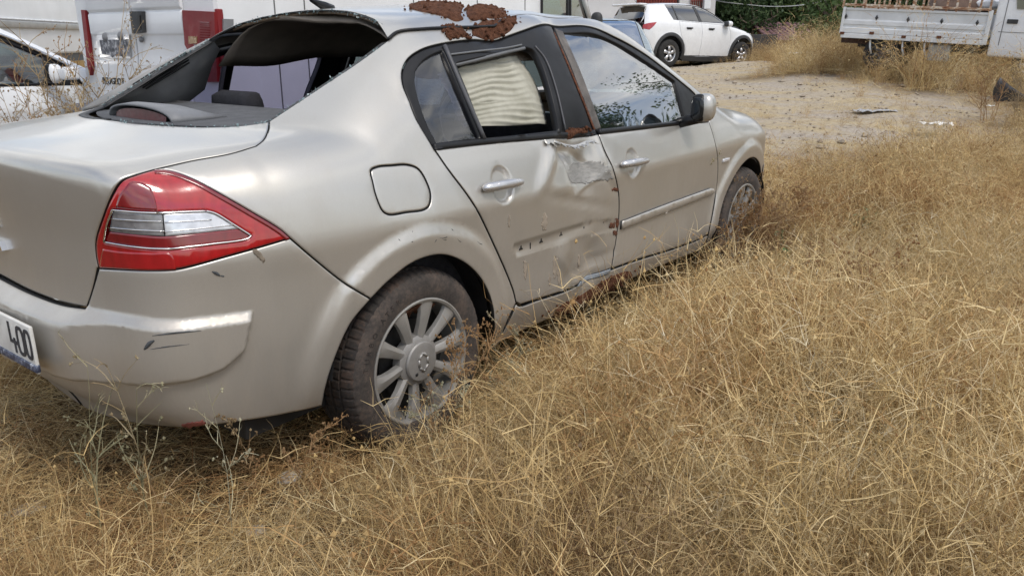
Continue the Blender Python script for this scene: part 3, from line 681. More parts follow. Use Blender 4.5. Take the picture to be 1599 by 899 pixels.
panel('red_scrape', rough_line([(284,663),(300,659),(318,657),(322,661),(305,665),(288,667)], .8, 5), 'side', simple('red_scraped_plastic', (.22, .065, .05), .6, 0, .3, 50), bumper, gap=0, sp=.01, off=.0012, roll=0, lip=.001)
panel('dirt_smear', rough_line([(396,388),(403,391),(414,405),(412,410),(402,401),(394,392)], .8, 5), 'side', simple('dirt_brown', (.20, .165, .125), .9, 0, .3, 60), bumper, gap=0, sp=.01, off=.0008, roll=0, lip=.0006)
STREAK = simple('brown_streak', (.30, .25, .195), .85, 0, .25, 40)
for c, w_, h_ in (((851, 346), 3.5, 14), ((848, 352), 2, 8), ((866, 418), 3, 18), ((873, 432), 3, 12), ((858, 436), 2, 10), ((905, 408), 2.5, 10), ((820, 420), 2.5, 16), ((795, 345), 2, 10)):
    panel('dirt_smear', rough_line([(c[0]-w_, c[1]-h_*.6), (c[0], c[1]-h_), (c[0]+w_, c[1]-h_*.5), (c[0]+w_*.8, c[1]+h_*.6), (c[0], c[1]+h_), (c[0]-w_*.8, c[1]+h_*.5)], .7, 5), 'side', STREAK, door_r, gap=0, sp=.012, off=.0006, roll=0, lip=.0005)
for c, w_, h_ in (((958, 353), 6, 4), ((963, 347), 3, 6), ((961, 296), 5, 2.5), ((960, 364), 3, 3)):
    panel('rust_patch', rough_line([(c[0]-w_, c[1]), (c[0]-w_*.4, c[1]-h_), (c[0]+w_*.6, c[1]-h_*.9), (c[0]+w_, c[1]+h_*.2), (c[0]+w_*.3, c[1]+h_), (c[0]-w_*.6, c[1]+h_*.8)], .8, 5), 'side', RUST, door_r, gap=0, sp=.008, off=.003, roll=0, lip=.003)
# door mirror
mc = hit_depth([(1098, 169)], 1)[0]; 
def ellip(b, c, rad, nu=18, nv=12, sq=.75, cut=None):
    v = []; f = []
    sg = lambda a: math.copysign(abs(a)**sq, a)
    for j in range(nv+1):
        ph = -math.pi/2+math.pi*j/nv
        for i in range(nu):
            th_ = 2*math.pi*i/nu
            v.append((c[0]+rad[0]*sg(math.cos(ph))*sg(math.cos(th_)), c[1]+rad[1]*sg(math.cos(ph))*sg(math.sin(th_)), c[2]+rad[2]*sg(math.sin(ph))))
    for j in range(nv):
        for i in range(nu): f.append((j*nu+i, j*nu+(i+1) % nu, (j+1)*nu+(i+1) % nu, (j+1)*nu+i))
    b.add(v, f)
MP = hit([(1098, 169)], 1, -.945)[0]
b = MB(); ellip(b, (MP[0]+.010, MP[1]-.006, MP[2]+.002), (.050, .048, .066)); mir = b.build('mirror', PAINT, door_f, True)
b = MB(); ellip(b, (MP[0]-.016, MP[1]+.014, MP[2]), (.030, .040, .0665)); b.tube([(MP[0]-.01, MP[1]+.02, MP[2]-.048), (MP[0]-.02, -.83, MP[2]-.075)], .026, 10)
b.build('mirror_base', BLACK, door_f, True)
b = MB(); ellip(b, (MP[0]-.036, MP[1]+.012, MP[2]), (.012, .034, .054)); b.build('mirror_glass', simple('mirror_glass', (.03, .033, .036), .08, .5, .05), door_f, True)
P = on_body([(1133, 250)])[0]; b = MB(); b.box((P[0], P[1]-.002, P[2]), (.085, .012, .018), 0, .004); b.build('side_indicator', CLEAR, fender, True)
# roof gutter strips
gp = np.vstack([roofR, apil[:4]])+np.array([0, 0, .0035]); tubes('roof_moulding', gp, .006, BLACK, roof)
# plate, badge, chrome strip -------------------------------------------------------
PX = -.992
plc = lambda u, v: hit([(u, v)], 0, PX)[0]
a_, b_, c_, d_ = plc(48.5, 515.5), plc(51, 579), plc(0, 495), plc(0, 556)
zt, zb, yr = a_[2], b_[2], (a_[1]+b_[1])/2
WHITE = simple('white_plate', (.62, .61, .58), .45, 0, .12, 20); INK = simple('plate_ink', (.03, .032, .04), .6, 0, .4, 50)
b = MB(); b.box((PX+.006, 0, (zt+zb)/2), (.010, -2*yr+.012, zt-zb+.008), 0, .003); plate = b.build('number_plate', WHITE, car, True)
def ring2d(w_, h_, st, n=28, pw=.62):
    o = []; sg = lambda a: math.copysign(abs(a)**pw, a)
    for rx, ry in ((w_/2, h_/2), (w_/2-st, h_/2-st)): o.append([(rx*sg(math.cos(2*math.pi*k/n)), ry*sg(math.sin(2*math.pi*k/n))) for k in range(n)])
    return o
def glyph(ch, x, u0, v0, w_, h_, st):
    """block numeral on the plate; u grows towards -y"""
    b = MB(); t_ = .0018
    if ch == '0':
        A_, B2 = ring2d(w_, h_, st); n = len(A_); L = [[(d, u0-w_/2-p[0], v0+h_/2+p[1]) for p in q] for d in (x, x+t_) for q in (A_, B2)]
        v = sum(L, []); f = []
        for k in range(n):
            m = (k+1) % n; f += [(k, m, n+m, n+k), (2*n+k, 2*n+m, m, k), (n+k, n+m, 3*n+m, 3*n+k)]
        b.add(v, f)
    else:
        poly = [(0, h_*.30), (0, h_), (st, h_), (st, h_*.30+st), (w_*.52, h_*.30+st), (w_*.52, h_*.50), (w_*.52+st, h_*.50), (w_*.52+st, h_*.30+st), (w_, h_*.30+st), (w_, h_*.30), (w_*.52+st, h_*.30), (w_*.52+st, 0), (w_*.52, 0), (w_*.52, h_*.30)] if ch == '4' else [(0, 0), (0, h_), (w_, h_), (w_, h_-st), (st, h_-st), (st, h_*.58), (w_*.8, h_*.58), (w_*.8, h_*.58-st), (st, h_*.58-st), (st, 0)]
        b.prism([(u0-p[0], v0+p[1]) for p in poly], x, x+t_, 'x')
    return b.build('plate_numeral', INK, plate)
for ch, (u0, t0), (u1, t1) in (('4', (15.5, 505), (25.5, 548)), ('0', (27.2, 510.5), (37.6, 555)), ('0', (39.2, 516.5), (48.6, 560)), ('F', (-18, 491), (1.5, 545))):
    p, q = plc(u0, (t0+t1)/2), plc(u1, (t0+t1)/2); h_ = (a_[2]-b_[2])*.68; glyph(ch, PX-.0012, p[1], (p[2]+q[2])/2-h_/2, abs(q[1]-p[1])*1.02, h_, .0105)
hold = Mat('printed_holder'); hold.set(base=hold.ramp(hold.noise(70, 5, .6, (1, 1, .6)), [(.45, (.03, .035, .06)), (.58, (.10, .12, .18)), (.66, (.42, .43, .46))]), rough=.5)
b = MB(); b.box((PX+.0035, 0, zb+.012), (.014, -2*yr+.02, .022), 0, .003); b.build('plate_holder', hold.m, plate, True)
def text_mesh(body, size, ext):
    cu = bpy.data.curves.new('t', 'FONT'); cu.body = body; cu.size = size; cu.extrude = ext; cu.resolution_u = 2; o = bpy.data.objects.new('t', cu); COL.objects.link(o)
    dg = bpy.context.evaluated_depsgraph_get(); me = bpy.data.meshes.new_from_object(o.evaluated_get(dg)); bpy.data.objects.remove(o); return me
def text_obj(name, body, size, ext, mat, M4, parent):
    me = text_mesh(body, size, ext); me.transform(M4); me.materials.clear(); me.materials.append(mat); o = bpy.data.objects.new(name, me); COL.objects.link(o); o.parent = parent; return o
lt = on_body([(3, 356)])[0]
text_obj('lettering', 'MEGANE', .058, .002, CHROME, Matrix.Translation((lt[0]-.004, lt[1]+.235, lt[2])) @ Matrix(((0, 0, -1, 0), (-1, 0, 0, 0), (0, 1, 0, 0), (0, 0, 0, 1))), lid)
c1 = on_body([(12, 388)])[0]
b = MB(); b.prism([(.30, c1[2]-.004), (c1[1], c1[2]-.004), (c1[1]+.010, c1[2]+.022), (.30, c1[2]+.022)], c1[0]-.016, c1[0]+.02, 'x'); b.build('lid_trim', CHROME, lid)
# aerial
P = topz([(.37, 0)])[0]; b = MB(); b.tube([(P[0]+.045, 0, P[2]-.004), (P[0]+.01, 0, P[2]+.010), (P[0]-.05, 0, P[2]+.030), (P[0]-.16, 0, P[2]+.16)], [.022, .018, .008, .003], 10); b.build('aerial', BLACK, roof, True)
# ------------------------------------------------------------------ sedan interior
def sheet(name, rows, mat, parent, thick=.004, smooth=True):
    """rows of 3-D points -> a thin sheet with thickness"""
    m = len(rows[0]); v = [tuple(p) for r_ in rows for p in r_]
    f = [(j*m+i, j*m+i+1, (j+1)*m+i+1, (j+1)*m+i) for j in range(len(rows)-1) for i in range(m-1)]
    o = mesh_obj(name, v, f, mat, parent, smooth); s_ = o.modifiers.new('s', 'SOLIDIFY'); s_.thickness = thick; return o
ys = np.linspace(-.60, .60, 13)
sheet('parcel_shelf', [[(-.475+.62*y*y*.98, y, 1.083) for y in ys], [(-.25+.2*y*y, y, 1.082) for y in ys], [(.03, y, 1.088) for y in ys], [(.055, y, 1.094) for y in ys], [(.075, y, 1.06) for y in ys], [(.08, y, .8) for y in ys]], simple('shelf_carpet', (.085, .087, .092), .9, 0, .2, 20, .2, 300), car)
# high brake light: an eyebrow housing on the shelf with a red lens under it
hb = []
for k in range(17):
    a = math.pi*k/16; yy = .045+.215*math.cos(a); h_ = .050*math.sin(a)**.8
    rx = -.43+.30*(yy-.0)**2
    hb.append([(rx+.02-.0*h_, yy, 1.084), (rx, yy, 1.084+h_*.55), (rx+.012, yy*.99, 1.084+h_*.92), (rx+.05, .045+(yy-.045)*.97, 1.084+h_), (rx+.14, .045+(yy-.045)*.9, 1.084+h_*.75), (rx+.24, .045+(yy-.045)*.8, 1.083)])
hb = hb[:]
bl_ = sheet('brake_light_housing', [[p[2], p[3], p[4], p[5]] and [p[k] for k in (2, 3, 4, 5)] for p in hb], LGREY, car, .007)
b = MB(); v = []; 
for k in range(13):
    a = math.pi*(.12+.76*k/12); yy = .045+.185*math.cos(a); v.append((-.405+.30*yy**2, yy, 1.085+.036*math.sin(a)**.8))
v2 = [(p[0]-.004, p[1], 1.084) for p in v]; b.add(v+v2, [(i, i+1, i+14, i+13) for i in range(12)]); b.build('brake_lens', simple('brake_lens_red', (.10, .010, .012), .4, 0, .2, 30), bl_, True)
b = MB()
b.add([(-.44+.30*(.045+.2*c)**2+o_, .045+.2*c, 1.0845) for o_ in (0, .10) for c in np.linspace(-1, 1, 9)], [(i, i+1, i+10, i+9) for i in range(8)]); b.build('housing_base', LGREY, bl_, True)
# trim of the far rear pillar, with its louvre
for s_ in (1,):
    P_ = np.array([(-.33, .60, 1.09), (-.02, .605, 1.235), (.22, .555, 1.345), (.275, .585, 1.30), (.255, .625, 1.235), (.225, .66, 1.13), (.13, .672, 1.07), (-.05, .68, 1.03), (-.30, .66, 1.06)])*[1, s_, 1]
    cen = P_.mean(0)+np.array([0, .008*s_, 0]); b = MB(); b.add(list(map(tuple, P_))+[tuple(cen)]+[tuple(p+np.array([0, .02*s_, 0])) for p in P_], [(i, (i+1) % 9, 9) for i in range(9)]+[(i, (i+1) % 9, 10+(i+1) % 9, 10+i) for i in range(9)])
    tr = b.build('pillar_trim', PLASTIC, car, True); tr.data.update()
    if s_ > 0:
        for k in range(5):
            A = hit([(203+k*5.0, 133+k*1.7-1)], 1, .60)[0]; Bq = hit([(287+k*1.2, 82+k*4.0)], 1, .575)[0]
            A[1] -= .024; Bq[1] -= .020; b = MB(); b.tube([tuple(A), tuple((A+Bq)/2+np.array([0, .004, 0])), tuple(Bq)], [.0036, .0056, .0036], 6); b.build('louvre_slot', RUBBER_GAP_SHADE, tr, True)
# sagging headliner
rows = []
for x in np.linspace(.27, 1.5, 22):
    r_ = []
    for y in np.linspace(-.60, .60, 25):
        z = 1.435-.36*y*y-.9*max(0, abs(y)-.42)**1.5-.018*math.sin(x*9+y*4)*math.exp(-((x-.4)/.3)**2)-.012*math.cos(y*11)*math.exp(-((x-.3)/.2)**2)+.03*min(1, max(0, (x-.3)/.5))-.06*max(0, x-1.2)
        r_.append((x+.10*(1-abs(y)/.6)*(x < .3), y, z-.012))
    rows.append(r_)
sheet('headliner', rows, LINER, car, .006)
hp = topz([(.345, .02), (.342, -.1), (.325, -.2), (.30, -.3), (.275, -.40), (.26, -.46)]); hp2 = hp*[1, -1, 1]
hd = np.vstack([hp2[::-1], hp])-np.array([0, 0, .012]); tubes('header_trim', hd+np.array([.010, 0, .001]), .007, simple('frayed_headliner_edge', (.17, .125, .085), .95, 0, .4, 60), car, 6)
tubes('rear_header_seal', hd+np.array([-.003, 0, .008]), .0032, RUBBER_GAP_SHADE, car, 6)
# seal and leftover glass round the rear window
sealP = np.vstack([B(rw_r), ]); sealN = grad(sealP)
inn = np.array([0, 1, 0]); band = [[tuple(p-n*.006) for p, n in zip(sealP, sealN)], [tuple(p-n*.010+np.array([-.002, .030, .0])) for p, n in zip(sealP, sealN)]]
for s_ in (1, -1): sheet('window_seal', [[tuple(np.array(q)*[1, s_, 1]) for q in r_] for r_ in band], RUBBER_GAP_SHADE, car, .003)
rb = rwb[::-1]; rbN = grad(rb); bs = [[tuple(p-n*.003) for p, n in zip(rb, rbN)], [tuple(p+np.array([.030, .004, -.004])) for p, n in zip(rb, rbN)]]
for s_ in (1, -1): sheet('window_seal', [[tuple(np.array(q)*[1, s_, 1]) for q in r_] for r_ in bs], RUBBER_GAP_SHADE, car, .003)
SHARD = simple('crazed_glass_edge', (.20, .27, .28), .25, 0, .4, 120)
b = MB()
def crumbs(line, n, off, spread):
    L = np.array(line)
    for _ in range(n):
        t_ = rng.random()*(len(L)-1); i = int(t_); p = L[i]+(L[min(i+1, len(L)-1)]-L[i])*(t_-i)+off+rng.normal(0, 1, 3)*spread; s2 = rng.uniform(.0010, .0034)
        q = [p+rng.normal(0, 1, 3)*s2 for _ in range(4)]; b.add([tuple(k) for k in q], [(0, 1, 2), (0, 2, 3), (0, 3, 1), (1, 3, 2)])
crumbs(sealP, 130, np.array([0, .007, -.004]), .0035); crumbs(hd, 220, np.array([-.008, 0, .006]), .003); crumbs(rb, 120, np.array([.006, 0, 0]), .003)
crumbs(sealP*[1, -1, 1], 220, np.array([0, -.004, .002]), .0035)
tag(b.build('glass_crumbs', SHARD, car), kind='stuff')
# left-hand side of the body
dl = flip_copy(bodyR); dr2 = flip_copy(door_r); df2 = flip_copy(door_f); flip_copy(fender); flip_copy(sill); flip_copy(lamp)
flip_copy(frR, parent=dr2); flip_copy(frF, parent=df2)
for o_ in list(COL.objects):
    if o_.parent in (door_r, door_f) and o_.name.split('.')[0] in ('window_glass', 'quarter_glass', 'belt_strip'): flip_copy(o_, parent=dr2 if o_.parent is door_r else df2)
gl2 = panel('window_glass', openR, 'side', DARKGLASS, door_r, gap=-.006, sp=.05, off=-.014, lip=.004, stamps=False); gl3 = flip_copy(gl2, parent=dr2); bpy.data.objects.remove(gl2)
tubes('divider_bar', onb(crv([(694,72),(724,143),(756,217)]), .001)*[1, -1, 1], .0085, BLACK, dr2, 8)
# floor, seats, dashboard
b = MB(); b.box((1.2, 0, .245), (3.6, 1.42, .06)); b.build('underbody', RUBBER_GAP_SHADE, car)
for s_ in (1, -1):
    for cx in (AX0[0], AX1[0]):
        b = MB(); b.lathe([(.372, -.28), (.375, .0)], (cx, s_*(.835 if s_ > 0 else .835)-(0 if s_ > 0 else -.28) if s_ > 0 else -.555, .31), 'y', 30, .12, math.pi-.12); b.build('wheel_liner', RUBBER_GAP_SHADE, car, True, fix=False)
    b = MB(); b.box((1.1, s_*.735, .60), (2.3, .02, .62), 0, .004); b.build('door_trim', CLOTH, car)
def cush(name, c, d, parent, ry=0, mat=None, bev=.05):
    b = MB(); b.box(c, d, 0, bev, ry); return b.build(name, mat or CLOTH, parent, True)
se = empty('rear_seat', (.2, 0, .3)); se.parent = car
def sub(o, root): o.parent = root; o.matrix_parent_inverse = Matrix.Translation(-Vector(root.location)); return o
sub(cush('backrest', (.20, 0, .77), (.16, 1.24, .60), None, R(-14)), se); sub(cush('cushion', (.55, 0, .48), (.55, 1.26, .20), None, R(-4)), se)
for y in (.36, -.36): sub(cush('headrest', (.185, y, 1.085), (.10, .27, .11), None, R(-10), bev=.045), se)
for y in (.36, -.36):
    fs = empty('front_seat', (1.3, y, .25)); fs.parent = car
    sub(cush('backrest', (1.16, y, .73), (.14, .50, .62), None, R(-16), bev=.06), fs); sub(cush('cushion', (1.45, y, .48), (.52, .50, .16), None, R(-4), bev=.06), fs); sub(cush('headrest', (1.07, y, 1.12), (.10, .26, .17), None, R(-12), bev=.05), fs)
b = MB(); b.box((1.98, 0, .80), (.50, 1.40, .26), 0, .08); b.box((1.80, .36, .94), (.26, .40, .09), 0, .03); dash = b.build('dashboard', PLASTIC, car, True)
b = MB(); b.box((1.70, -.09, .895), (.02, .36, .09), 0, .008); vent = b.build('vent_panel', LGREY, dash, True)
for y in (-.005, -.14):
    b = MB(); b.tube([(1.687, y, .90), (1.70, y, .90)], .036, 18); b.build('air_vent', RUBBER_GAP_SHADE, dash, True)
b = MB(); pts = []
for k in range(25):
    a = 2*math.pi*k/24; pts.append((1.62+.07*math.cos(a), .37+.185*math.sin(a), .93+.172*math.cos(a)))
b.tube(pts, .015, 8, False); b.box((1.63, .37, .92), (.05, .14, .11), 0, .02, R(22)); b.box((1.63, .37, .92), (.03, .36, .03), 0, .008, R(22)); b.build('steering_wheel', PLASTIC, car, True)
# the deployed curtain airbag hanging inside the broken side window
top_ = crv([(700, 100), (740, 91), (785, 82), (826, 70)], 14); bot_ = crv([(742, 190), (780, 188.5), (830, 186.5), (876, 184)], 14)
nU, nV = len(top_), 90; rows = []
for j in range(nV):
    v_ = j/(nV-1); q = top_*(1-v_)+bot_*v_; u_ = np.linspace(0, 1, nU)
    q[:, 0] += 10*np.sin(v_*math.pi)*u_
    P_ = on_body(q); N_ = grad(P_)
    ph = (v_*11.5+.35*np.sin(u_*7+v_*9)*np.sin(v_*5+.5)+.25*np.sin(u_*13+v_*4)*(v_ < .6)+.45*np.sin(u_*3+1)*(1-v_)+(1-u_)*.8*(1-v_)**2*1.2)*2*math.pi
    amp = .0145*(1-sst(.78, .90, u_)*.75)*(.62+.38*np.sin(v_*9+u_*6+1))
    rows.append(list(P_-N_*(.055+amp*np.abs(np.sin(ph/2))[:, None] if False else (.055+amp*(np.abs(np.sin(ph/2))**.7))[:, None])-N_*(.02*sst(.82, 1, u_))[:, None]))
cloth = Mat('airbag_cloth'); cloth.set(base=cloth.ramp(cloth.noise(9, 5, .6), [(.3, (.32, .31, .25)), (.7, (.47, .46, .39))]), rough=.95); cloth.bump(cloth.noise(900, 2), .15, .002)
sheet('curtain_airbag', rows, cloth.m, car, .0025)
b = MB(); ellip(b, (3.13, -.60, .735), (.13, .09, .06)); b.build('headlamp', CLEAR, car, True)
# ------------------------------------------------------------------ wheels
tyre_m = Mat('dusty_tyre'); f1 = tyre_m.noise(7, 6, .65); f2 = tyre_m.noise(70, 5, .7)
tyre_m.set(base=tyre_m.ramp(tyre_m.math('ADD', tyre_m.math('MULTIPLY', f1, .6), tyre_m.math('MULTIPLY', f2, .4)), [(.36, (.010, .0095, .009)), (.5, (.026, .021, .018)), (.66, (.080, .049, .034))]), rough=.88); tyre_m.bump(f2, .3, .004)
sw_ = Mat('dusty_sidewall'); sw_.set(base=sw_.ramp(sw_.math('ADD', sw_.math('MULTIPLY', sw_.noise(9, 6, .65), .6), sw_.math('MULTIPLY', sw_.noise(80, 5, .7), .4)), [(.36, (.020, .018, .016)), (.5, (.052, .042, .036)), (.68, (.125, .090, .068))]), rough=.9); SIDEW = sw_.m
ALLOY = simple('dull_alloy', (.37, .36, .34), .45, .55, .14, 10, coat=.15); DKIN = simple('wheel_inside', (.015, .014, .013), .8, 0, .4, 20)
CAP = simple('hub_cap_grey', (.30, .29, .275), .5, .4, .08, 30)
def wheel(cx, cz, spin, s_=-1):
    w = empty('wheel', (cx, s_*.75, cz)); w.parent = car
    def fin(b, name, mat, par, sm=True, ang=32):
        o = b.build(name, mat, par, True); o.data.transform(Matrix.Translation((-cx, .75, -cz)))
        if s_ > 0: o.data.transform(Matrix.Scale(-1, 4, (0, 1, 0))); o.data.flip_normals()
        return autosmooth(o, ang)
    yc = -.75
    # tyre: rings of a profile, shoulder blocks cut by notches
    n = 300; prof = [(.216, -.094), (.222, -.101), (.234, -.105), (.258, -.109), (.275, -.1075), (.290, -.102), (.301, -.094), (.308, -.084), (.3125, -.072), (.3145, -.056), (.3145, -.052), (.308, -.050), (.308, -.045), (.3155, -.043), (.316, -.022), (.3155, -.010), (.309, -.008), (.309, -.001), (.3155, .001), (.316, .022), (.3155, .034), (.308, .036), (.308, .044), (.3145, .046), (.3125, .072), (.308, .084), (.290, .102), (.258, .108), (.222, .100), (.214, .09)]
    v = []; f = []; q = len(prof)
    for k in range(n):
        a = 2*math.pi*k/n
        for j, (r_, o_) in enumerate(prof):
            r2 = r_
            if k % 5 == 0 and abs(o_) > .05 and r_ > .30: r2 -= .0045
            if k % 5 == 2 and .009 < abs(o_) < .044 and r_ > .312: r2 -= .004
            a2 = a+(.012 if .009 < o_ < .05 else (-.012 if -.05 < o_ < -.009 else 0))
            fl = .012*max(0, -math.sin(a2)-.86)/.14 if math.sin(a2) < -.86 else 0
            v.append((cx+(r2-fl)*math.cos(a2), yc+o_*(1+.6*fl/.012*.15), cz+(r2-fl)*math.sin(a2)))
    for k in range(n):
        for j in range(q-1): f.append((k*q+j, k*q+j+1, ((k+1) % n)*q+j+1, ((k+1) % n)*q+j))
    b = MB(); b.add(v, f); b.m = [1 if (i_ % (q-1)) < 6 or (i_ % (q-1)) > q-6 else 0 for i_ in range(len(f))]; ty = fin(b, 'tyre', [tyre_m.m, SIDEW], w, ang=28)
    b = MB(); b.lathe([(.2205, -.0985), (.2205, -.103), (.2155, -.1045), (.2085, -.101), (.2055, -.088), (.2035, -.06), (.195, .02), (.20, .09)], (cx, yc, cz), 'y', 72)
    rim = fin(b, 'rim', ALLOY, w)
    rim_in = MB(); rim_in.tube([(cx, yc-.005, cz), (cx, yc+.03, cz)], .200, 48); rim_in.tube([(cx, yc-.03, cz), (cx, yc-.005, cz)], .135, 40); fin(rim_in, 'brake_disc', DKIN, w)
    for k in range(10):
        a = spin+2*math.pi*k/10
        b = MB(); st = [(.050, .0175, -.083, .030), (.085, .016, -.087, .026), (.13, .0185, -.094, .022), (.17, .0225, -.0985, .020), (.198, .028, -.0985, .020), (.2085, .033, -.098, .014)]
        vv = []
        for r_, hw, yo, th_ in st:
            for u, dy in ((-hw*1.12, th_), (-hw, .006), (-hw*.30, 0), (hw*.55, .0035), (hw, .008), (hw*1.12, th_)):
                vv.append((cx+r_*math.cos(a)-u*math.sin(a), yc+yo+dy, cz+r_*math.sin(a)+u*math.cos(a)))
        ff = [(i*6+j, i*6+j+1, (i+1)*6+j+1, (i+1)*6+j) for i in range(5) for j in range(5)]
        b.add(vv, ff); fin(b, 'spoke', ALLOY, w, ang=24)
    b = MB(); b.lathe([(.0, -.1035), (.055, -.103), (.066, -.1005), (.0695, -.095), (.0695, -.06)], (cx, yc, cz), 'y', 40); b.lathe([(.0695, -.088), (.078, -.086), (.088, -.080), (.090, -.05)], (cx, yc, cz), 'y', 40); cap_ = fin(b, 'hub_cap', CAP, w)
    # emblem: an open lozenge standing proud, tilted with the wheel
    b = MB(); A = spin+.25; out_ = [(.027, 0), (.0, .0165), (-.027, 0), (0, -.0165)]
    def rot(p): return (p[0]*math.cos(A)-p[1]*math.sin(A), p[0]*math.sin(A)+p[1]*math.cos(A))
    hexo = [(.031, .004), (.014, .020), (-.014, .020), (-.031, .004), (-.031, -.004), (-.014, -.020), (.014, -.020), (.031, -.004)]
    for k_ in range(8):
        p, q2 = rot(hexo[k_]), rot(hexo[(k_+1) % 8]); b.tube([(cx+p[0], yc-.1045, cz+p[1]), (cx+q2[0], yc-.1045, cz+q2[1])], .0046, 6)
    o = b.build('emblem', ALLOY, cap_, True); o.data.transform(Matrix.Translation((-cx, .75, -cz)))
    if s_ > 0: o.data.transform(Matrix.Scale(-1, 4, (0, 1, 0)))
    b = MB(); A2 = spin+2.6; b.tube([(cx+.049*math.cos(A2), yc-.1042, cz+.049*math.sin(A2)), (cx+.049*math.cos(A2), yc-.098, cz+.049*math.sin(A2))], .0065, 12); o = b.build('cap_hole', RUBBER_GAP_SHADE, cap_, True); o.data.transform(Matrix.Translation((-cx, .75, -cz)))
    # raised sidewall lettering
    if s_ < 0 and cx < 1:
        for i, ch in enumerate('TURBO ATSR'):
            if ch == ' ': continue
            me = text_mesh(ch, .026, .0012); a = R(168-i*6.0); r_ = .262
            M4 = Matrix.Translation((r_*math.cos(a), -.1085, r_*math.sin(a))) @ Matrix.Rotation(-(a-math.pi/2), 4, 'Y') @ Matrix(((1, 0, 0, -.008), (0, 0, -1, 0), (0, 1, 0, -.008), (0, 0, 0, 1)))
            me.transform(M4); me.materials.clear(); me.materials.append(tyre_m.m); o = bpy.data.objects.new('sidewall_letter', me); COL.objects.link(o); o.parent = ty
    return w
wheel(AX0[0], AX0[1], R(79)); wheel(AX1[0], AX1[1], R(20)); wheel(AX0[0], AX0[1], R(10), 1); wheel(AX1[0], AX1[1], R(50), 1)
# ------------------------------------------------------------------ red soil lying on the wreck
from mathutils import noise as mnoise
def soil(px, h_, label, chart='top', sp=.011, crumb=60, bias=(0, 0, 1)):
    o = panel('soil_clump', px, chart, SOIL, None, gap=0, sp=sp, off=.001, lip=.006, roll=.002, ring=.005, stamps=True)
    me = o.data; n = len(me.vertices); P = np.empty(n*3); me.vertices.foreach_get('co', P); P = P.reshape(-1, 3)
    edge = set()
    bm = bmesh.new(); bm.from_mesh(me)
    for e in bm.edges:
        if len(e.link_faces) == 1: edge.add(e.verts[0].index); edge.add(e.verts[1].index)
    bm.free(); E_ = P[list(edge)]
    d = np.full(n, 9.)
    for e in E_: d = np.minimum(d, np.linalg.norm(P-e, axis=1))
    N_ = grad(P)
    bi = np.array(bias, float)
    for i in range(n):
        p = Vector(P[i]); q = .5+.5*mnoise.fractal(p*22, .8, 2.2, 5); c = abs(mnoise.noise(p*70))
        k = float(sst(0.004, .045, d[i])); P[i] += (N_[i]*.4+bi*.6)*(h_*k*max(.2, .35+1.2*q)+.009*k*c+.004*float(sst(0, .012, d[i])))
    me.vertices.foreach_set('co', P.ravel()); me.update()
    b = MB(); cen = P.mean(0); ext = P.std(0)
    base = len(me.vertices)
    for _ in range(crumb):
        i = int(rng.integers(0, n)); j = rng.random(); p = P[i]+(P[i]-cen)*rng.uniform(.0, .35); 
        s_ = rng.uniform(.002, .009); vv = []
        pp = solve(*CH[chart][0](CH[chart][1](p[None])))[0] if j < .6 else P[i]; pp = pp+grad(pp[None])[0]*s_*.3
        bm = bmesh.new(); bmesh.ops.create_icosphere(bm, subdivisions=1, radius=s_); 
        b.add([tuple(pp+np.array(v_.co)*(1+rng.normal(0, .22))) for v_ in bm.verts], [tuple(k.index for k in f_.verts) for f_ in bm.faces]); bm.free()
    bm = bmesh.new(); bm.from_mesh(me)
    vs_ = [bm.verts.new(v_) for v_ in b.v]
    for f_ in b.f: bm.faces.new([vs_[k] for k in f_])
    for f_ in bm.faces: f_.smooth = True
    bm.to_mesh(me); bm.free()
    return tag(o, label, 'soil', 'red soil fallen on the wrecked sedan')
soil(ccrv([(638,10),(660,6),(690,4),(715,4),(724,10),(720,22),(724,30),(712,34),(695,27),(675,22),(655,18),(642,14)]), .008, 'red soil heap at the rear middle of the sedan roof')
soil(ccrv([(730,14),(750,13),(770,10),(785,17),(792,26),(775,29),(758,28),(738,32),(729,24)]), .010, 'red soil heap on the far side of the roof above the side window')
soil(ccrv([(742,42),(752,33),(772,30),(795,29),(806,31),(800,45),(786,53),(765,58),(748,57),(738,52)]), .014, 'red soil heap at the roof edge over the rear door')
soil(ccrv([(691,42),(705,42),(718,44),(728,50),(731,58),(720,58),(705,59),(697,52)]), .010, 'small red soil patch on the roof rail above the quarter window', 'side', bias=(0, -.5, .8))
soil(ccrv([(886,203),(895,200),(910,200),(921,203),(920,209),(906,210),(897,215),(889,214)]), .026, 'red soil lump stuck on the window sill by the centre pillar', 'side', .008, 14, (0, -.8, .5))
soil(ccrv([(866,486),(880,474),(905,462),(930,446),(955,432),(972,425),(984,424),(987,431),(965,447),(940,462),(915,475),(890,488),(864,497)]), .010, 'red soil crust along the bottom of the crushed sill', 'side', .010, 40, (0, -1, .1))
def rim_soil():
    b = MB(); v = []; 
    for k in range(15):
        a = R(66+k*3.4)
        for j, (r_, o_) in enumerate(((.2035, -.092), (.192, -.088), (.172+.010*math.sin(k*1.7), -.075), (.196, -.05))):
            v.append((AX0[0]+r_*math.cos(a)+rng.normal(0, .002), -.75+o_+rng.normal(0, .002), AX0[1]+r_*math.sin(a)+rng.normal(0, .002)))
    b.add(v, [(i*4+j, i*4+j+1, i*4+j+5, i*4+j+4) for i in range(14) for j in range(3)])
    return tag(b.build('soil_clump', SOIL, None, True), 'red soil caught inside the top of the rear wheel rim', 'soil', 'red soil fallen on the wrecked sedan')
rim_soil()
